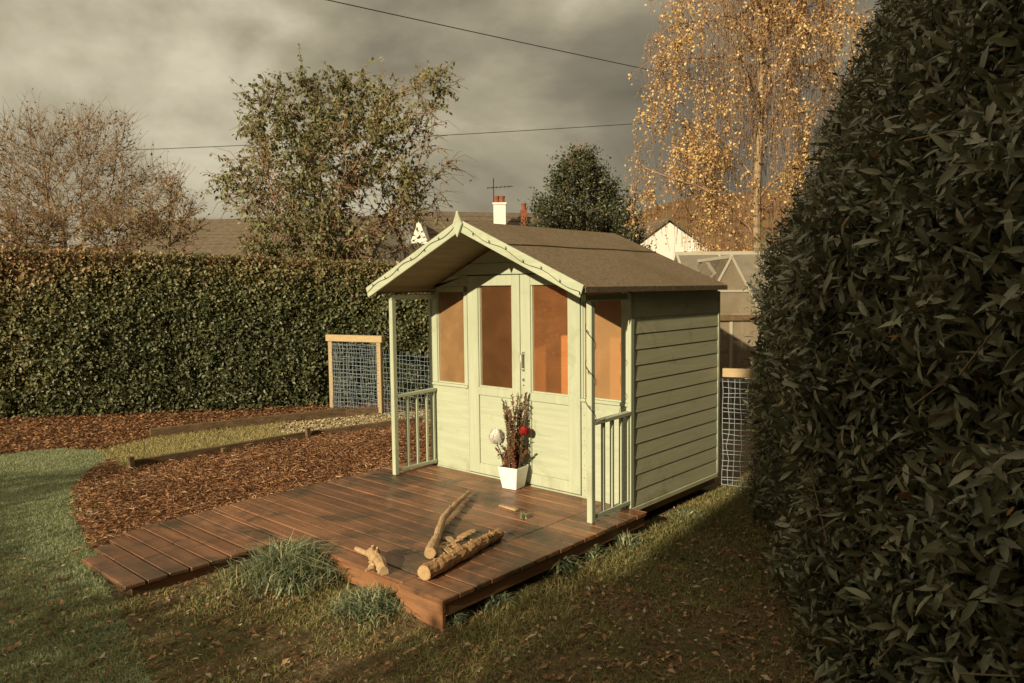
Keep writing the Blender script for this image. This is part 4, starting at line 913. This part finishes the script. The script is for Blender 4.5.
rv = np.clip(.04+.55*brown+.48*(rng.random(n)-.30), 0, .93)+.07*(rng.random(n) < .05)
leafmesh('foliage', LP, nrm(randdir(n)+on*.35+A([0,0,-.2])), nrm(on+randdir(n)*.75), sz, sz*.7, M['hedge'], hg, rnd=rv, full=False)
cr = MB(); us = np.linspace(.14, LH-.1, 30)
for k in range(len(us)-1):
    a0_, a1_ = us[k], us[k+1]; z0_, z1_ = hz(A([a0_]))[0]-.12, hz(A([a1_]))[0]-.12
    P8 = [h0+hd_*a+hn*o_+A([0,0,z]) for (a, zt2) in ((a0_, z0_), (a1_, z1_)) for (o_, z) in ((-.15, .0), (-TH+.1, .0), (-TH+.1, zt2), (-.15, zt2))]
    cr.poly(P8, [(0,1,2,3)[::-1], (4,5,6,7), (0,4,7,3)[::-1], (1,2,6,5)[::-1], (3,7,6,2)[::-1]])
cr.build('added_dark_core', M['dcore'], hg)  # solid dark block added inside the hedge, standing in for inner shade
tb = MB()
for k in range(420):
    u0 = random.uniform(0, LH); p = h0+hd_*u0-hn*random.uniform(0, TH)+A([0,0,hz(A([u0]))[0]-.1]); q = p+A([random.gauss(0, .03), random.gauss(0, .03), random.uniform(.1, .2)]); tb.tube([p, q], [.005, .002], 3)
tb.build('sprigs', M['twig'], hg)['kind'] = 'stuff'
# ivy-green shrub at the very left
c = onz(-34, 412); n = 5000; q = randdir(n)*(rng.random((n, 1))**.4)
LP = c+A([0,0,.62])+RH*q[:, :1]*.42+FH*q[:, 1:2]*.4+A([0,0,1.])*q[:, 2:]*.62; sz = .06+.03*rng.random(n)
o = leafmesh('evergreen_shrub', LP, nrm(q+randdir(n)), nrm(q+randdir(n)*.5), sz, sz*.6, M['holly'], None, c, rnd=.75*rng.random(n)); tag(o, 'small dark blue green shrub at the left end of the hedge', 'shrub')

# ------------------------------------------------------------------ tall laurel hedge on the right
M['laurel'] = mat_leaf('laurel_leaf', [(0, (.075,.080,.042)), (.45, (.140,.146,.084)), (.8, (.21,.205,.125)), (.93, (.22,.19,.115)), (.965, (.19,.14,.08)), (.975, (.13,.065,.022)), (1, (.30,.14,.04))], .42, .5, .12)
ld_ = nrm(A([-.447, .894, 0.])); ln_ = A([-ld_[1], ld_[0], 0.])*-1      # ln_ points away to the right of the run
ln_ = nrm(A([.894, .447, 0.]))
HB = A([CP[0], CP[1], 0.])
PROF = A([(0, .43), (.6, .38), (1.5, .38), (2.1, .46), (3.0, .88), (4.0, 1.32), (4.4, 1.56), (4.9, 2.1), (5.05, 2.7)])
plen = np.r_[0, np.cumsum(np.linalg.norm(np.diff(PROF, axis=0), axis=1))]
S0, S1 = 1.9, 7.15
def lat(s, z): return np.interp(z, PROF[:, 0], PROF[:, 1])+np.where(s < 3.6, (3.6-s)*.42+(np.clip(2.6-s, 0, 9))**2*.8, 0)
lh = thing('laurel_hedge', 'tall dark laurel hedge in shade filling the right of the view', 'hedge', HB+ld_*4.5+ln_*1.5)
n = 160000; fr_ = rng.random(n); s_ = rng.uniform(S0, S1, n); s_ = np.where(rng.random(n) < .35, rng.uniform(S0, 4., n), s_)
pl = rng.random(n)*plen[-1]; z_ = np.interp(pl, plen, PROF[:, 0]); a_ = lat(s_, z_)
endf = fr_ < .12; wid = rng.random(n)*2.2; s_ = np.where(endf, S1, s_); a_ = np.where(endf, np.interp(z_, PROF[:, 0], PROF[:, 1])+wid, a_)
dz = np.gradient(PROF[:, 1], PROF[:, 0]); slope = np.interp(z_, PROF[:, 0], dz)
onrm = nrm(-ln_*1.0+A([0,0,1.])*slope[:, None]); onrm = np.where((s_ < 3.)[:, None], nrm(onrm-ld_*.5), onrm); onrm = np.where(endf[:, None], ld_, onrm)
bul = .34*(fbm(s_*1.5+a_*endf, z_*1.5, 80)-.5)+.14*(vn(s_*5, z_*5, 81)-.5); ins = np.abs(rng.normal(0, .13, n))
LP = HB+ld_*s_[:, None]+ln_*a_[:, None]+A([0,0,1.])*z_[:, None]+onrm*(bul-ins)[:, None]
LP += (randdir(260)[rng.integers(0, 260, n)]*.05); LP[:, 2] = np.maximum(LP[:, 2], .02)
small = np.clip((s_-2.5)/4.5, 0, 1); sz = (.070-.022*small)*(.45+1.0*rng.random(n)**1.3); rv = .88*rng.random(n)+.03*(vn(s_*3, z_*3, 90)); rv = np.where(rng.random(n) < .004, 1., np.where(rng.random(n) < .010, .975, rv))
leafmesh('foliage', LP, nrm(randdir(n)+onrm*.38+A([0,0,.10])), nrm(onrm+randdir(n)*1.1+A([0,0,.3])), sz*1.1, sz*.34, M['laurel'], lh, rnd=rv, cup=.14, droop=.20, full=2)
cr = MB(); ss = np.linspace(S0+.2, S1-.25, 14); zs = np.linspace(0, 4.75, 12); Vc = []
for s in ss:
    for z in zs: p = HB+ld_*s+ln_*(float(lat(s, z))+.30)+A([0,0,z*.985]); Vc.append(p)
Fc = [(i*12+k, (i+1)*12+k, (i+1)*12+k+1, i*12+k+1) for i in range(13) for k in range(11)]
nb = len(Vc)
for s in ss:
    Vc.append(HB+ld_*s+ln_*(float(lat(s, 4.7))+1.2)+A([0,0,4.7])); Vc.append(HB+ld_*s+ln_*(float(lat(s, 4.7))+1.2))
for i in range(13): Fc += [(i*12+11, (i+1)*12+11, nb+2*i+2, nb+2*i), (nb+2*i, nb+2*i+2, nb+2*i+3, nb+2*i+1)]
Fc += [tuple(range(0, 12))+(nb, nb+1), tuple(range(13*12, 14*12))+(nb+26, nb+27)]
MB().poly(Vc, Fc).build('light_block_core', M['lcore'], lh)  # solid dark core added behind the leaves to stop light leaking through
tb = MB()
for k in range(1100):
    j = random.randrange(n); p = LP[j]; d_ = nrm(onrm[j]*.7+rng.normal(0, .5, 3)+A([0,0,.25])); tb.tube([p-d_*.25, p, p+d_*.06], [.0035, .003, .002], 4, cap=False)
tb.build('stems', M['twig2'], lh)['kind'] = 'stuff'

# ------------------------------------------------------------------ unseen house and hedge added behind the viewpoint to shade the foreground
X0 = 3.98  # left end of the added house, placed by where its shadow edge falls
hs = thing('house', 'unseen tall house added behind the viewpoint to shade the laurel and foreground', 'house', (8, -12, 0))
MB().box(X0, 13, -13, -8.2, 0, 5.6).build('wall', M['render'], hs)
MB().prism([(-13.2, 5.605), (-8.0, 5.605), (-10.6, 9.3)], lambda a, b, t: (t, a, b), X0-.05, 13.1).build('roof', M['slate'], hs)
n = 26000; x = rng.uniform(-9, X0-.1, n); top = .75/(1+np.exp((2.98-x)/.04))+ 2.17+.28*(fbm(x*.9, 0*x, 95)-.5)+.55*np.exp(-((x+1.9)/.55)**2); z = top*rng.random(n)**.6; y = -8.6+rng.normal(0, .2, n)  # top raised in places to shape the cast shadow
LP = np.stack([x, y, z], 1); q = randdir(n); c = (-3, -8.6, 0)
o = leafmesh('added_shade_hedge', LP, q, randdir(n), .09, .055, M['hedge'], None, c, rnd=.5*rng.random(n)); tag(o, 'unseen hedge added behind the viewpoint, its top shaped to shade the lower lawn', 'hedge')
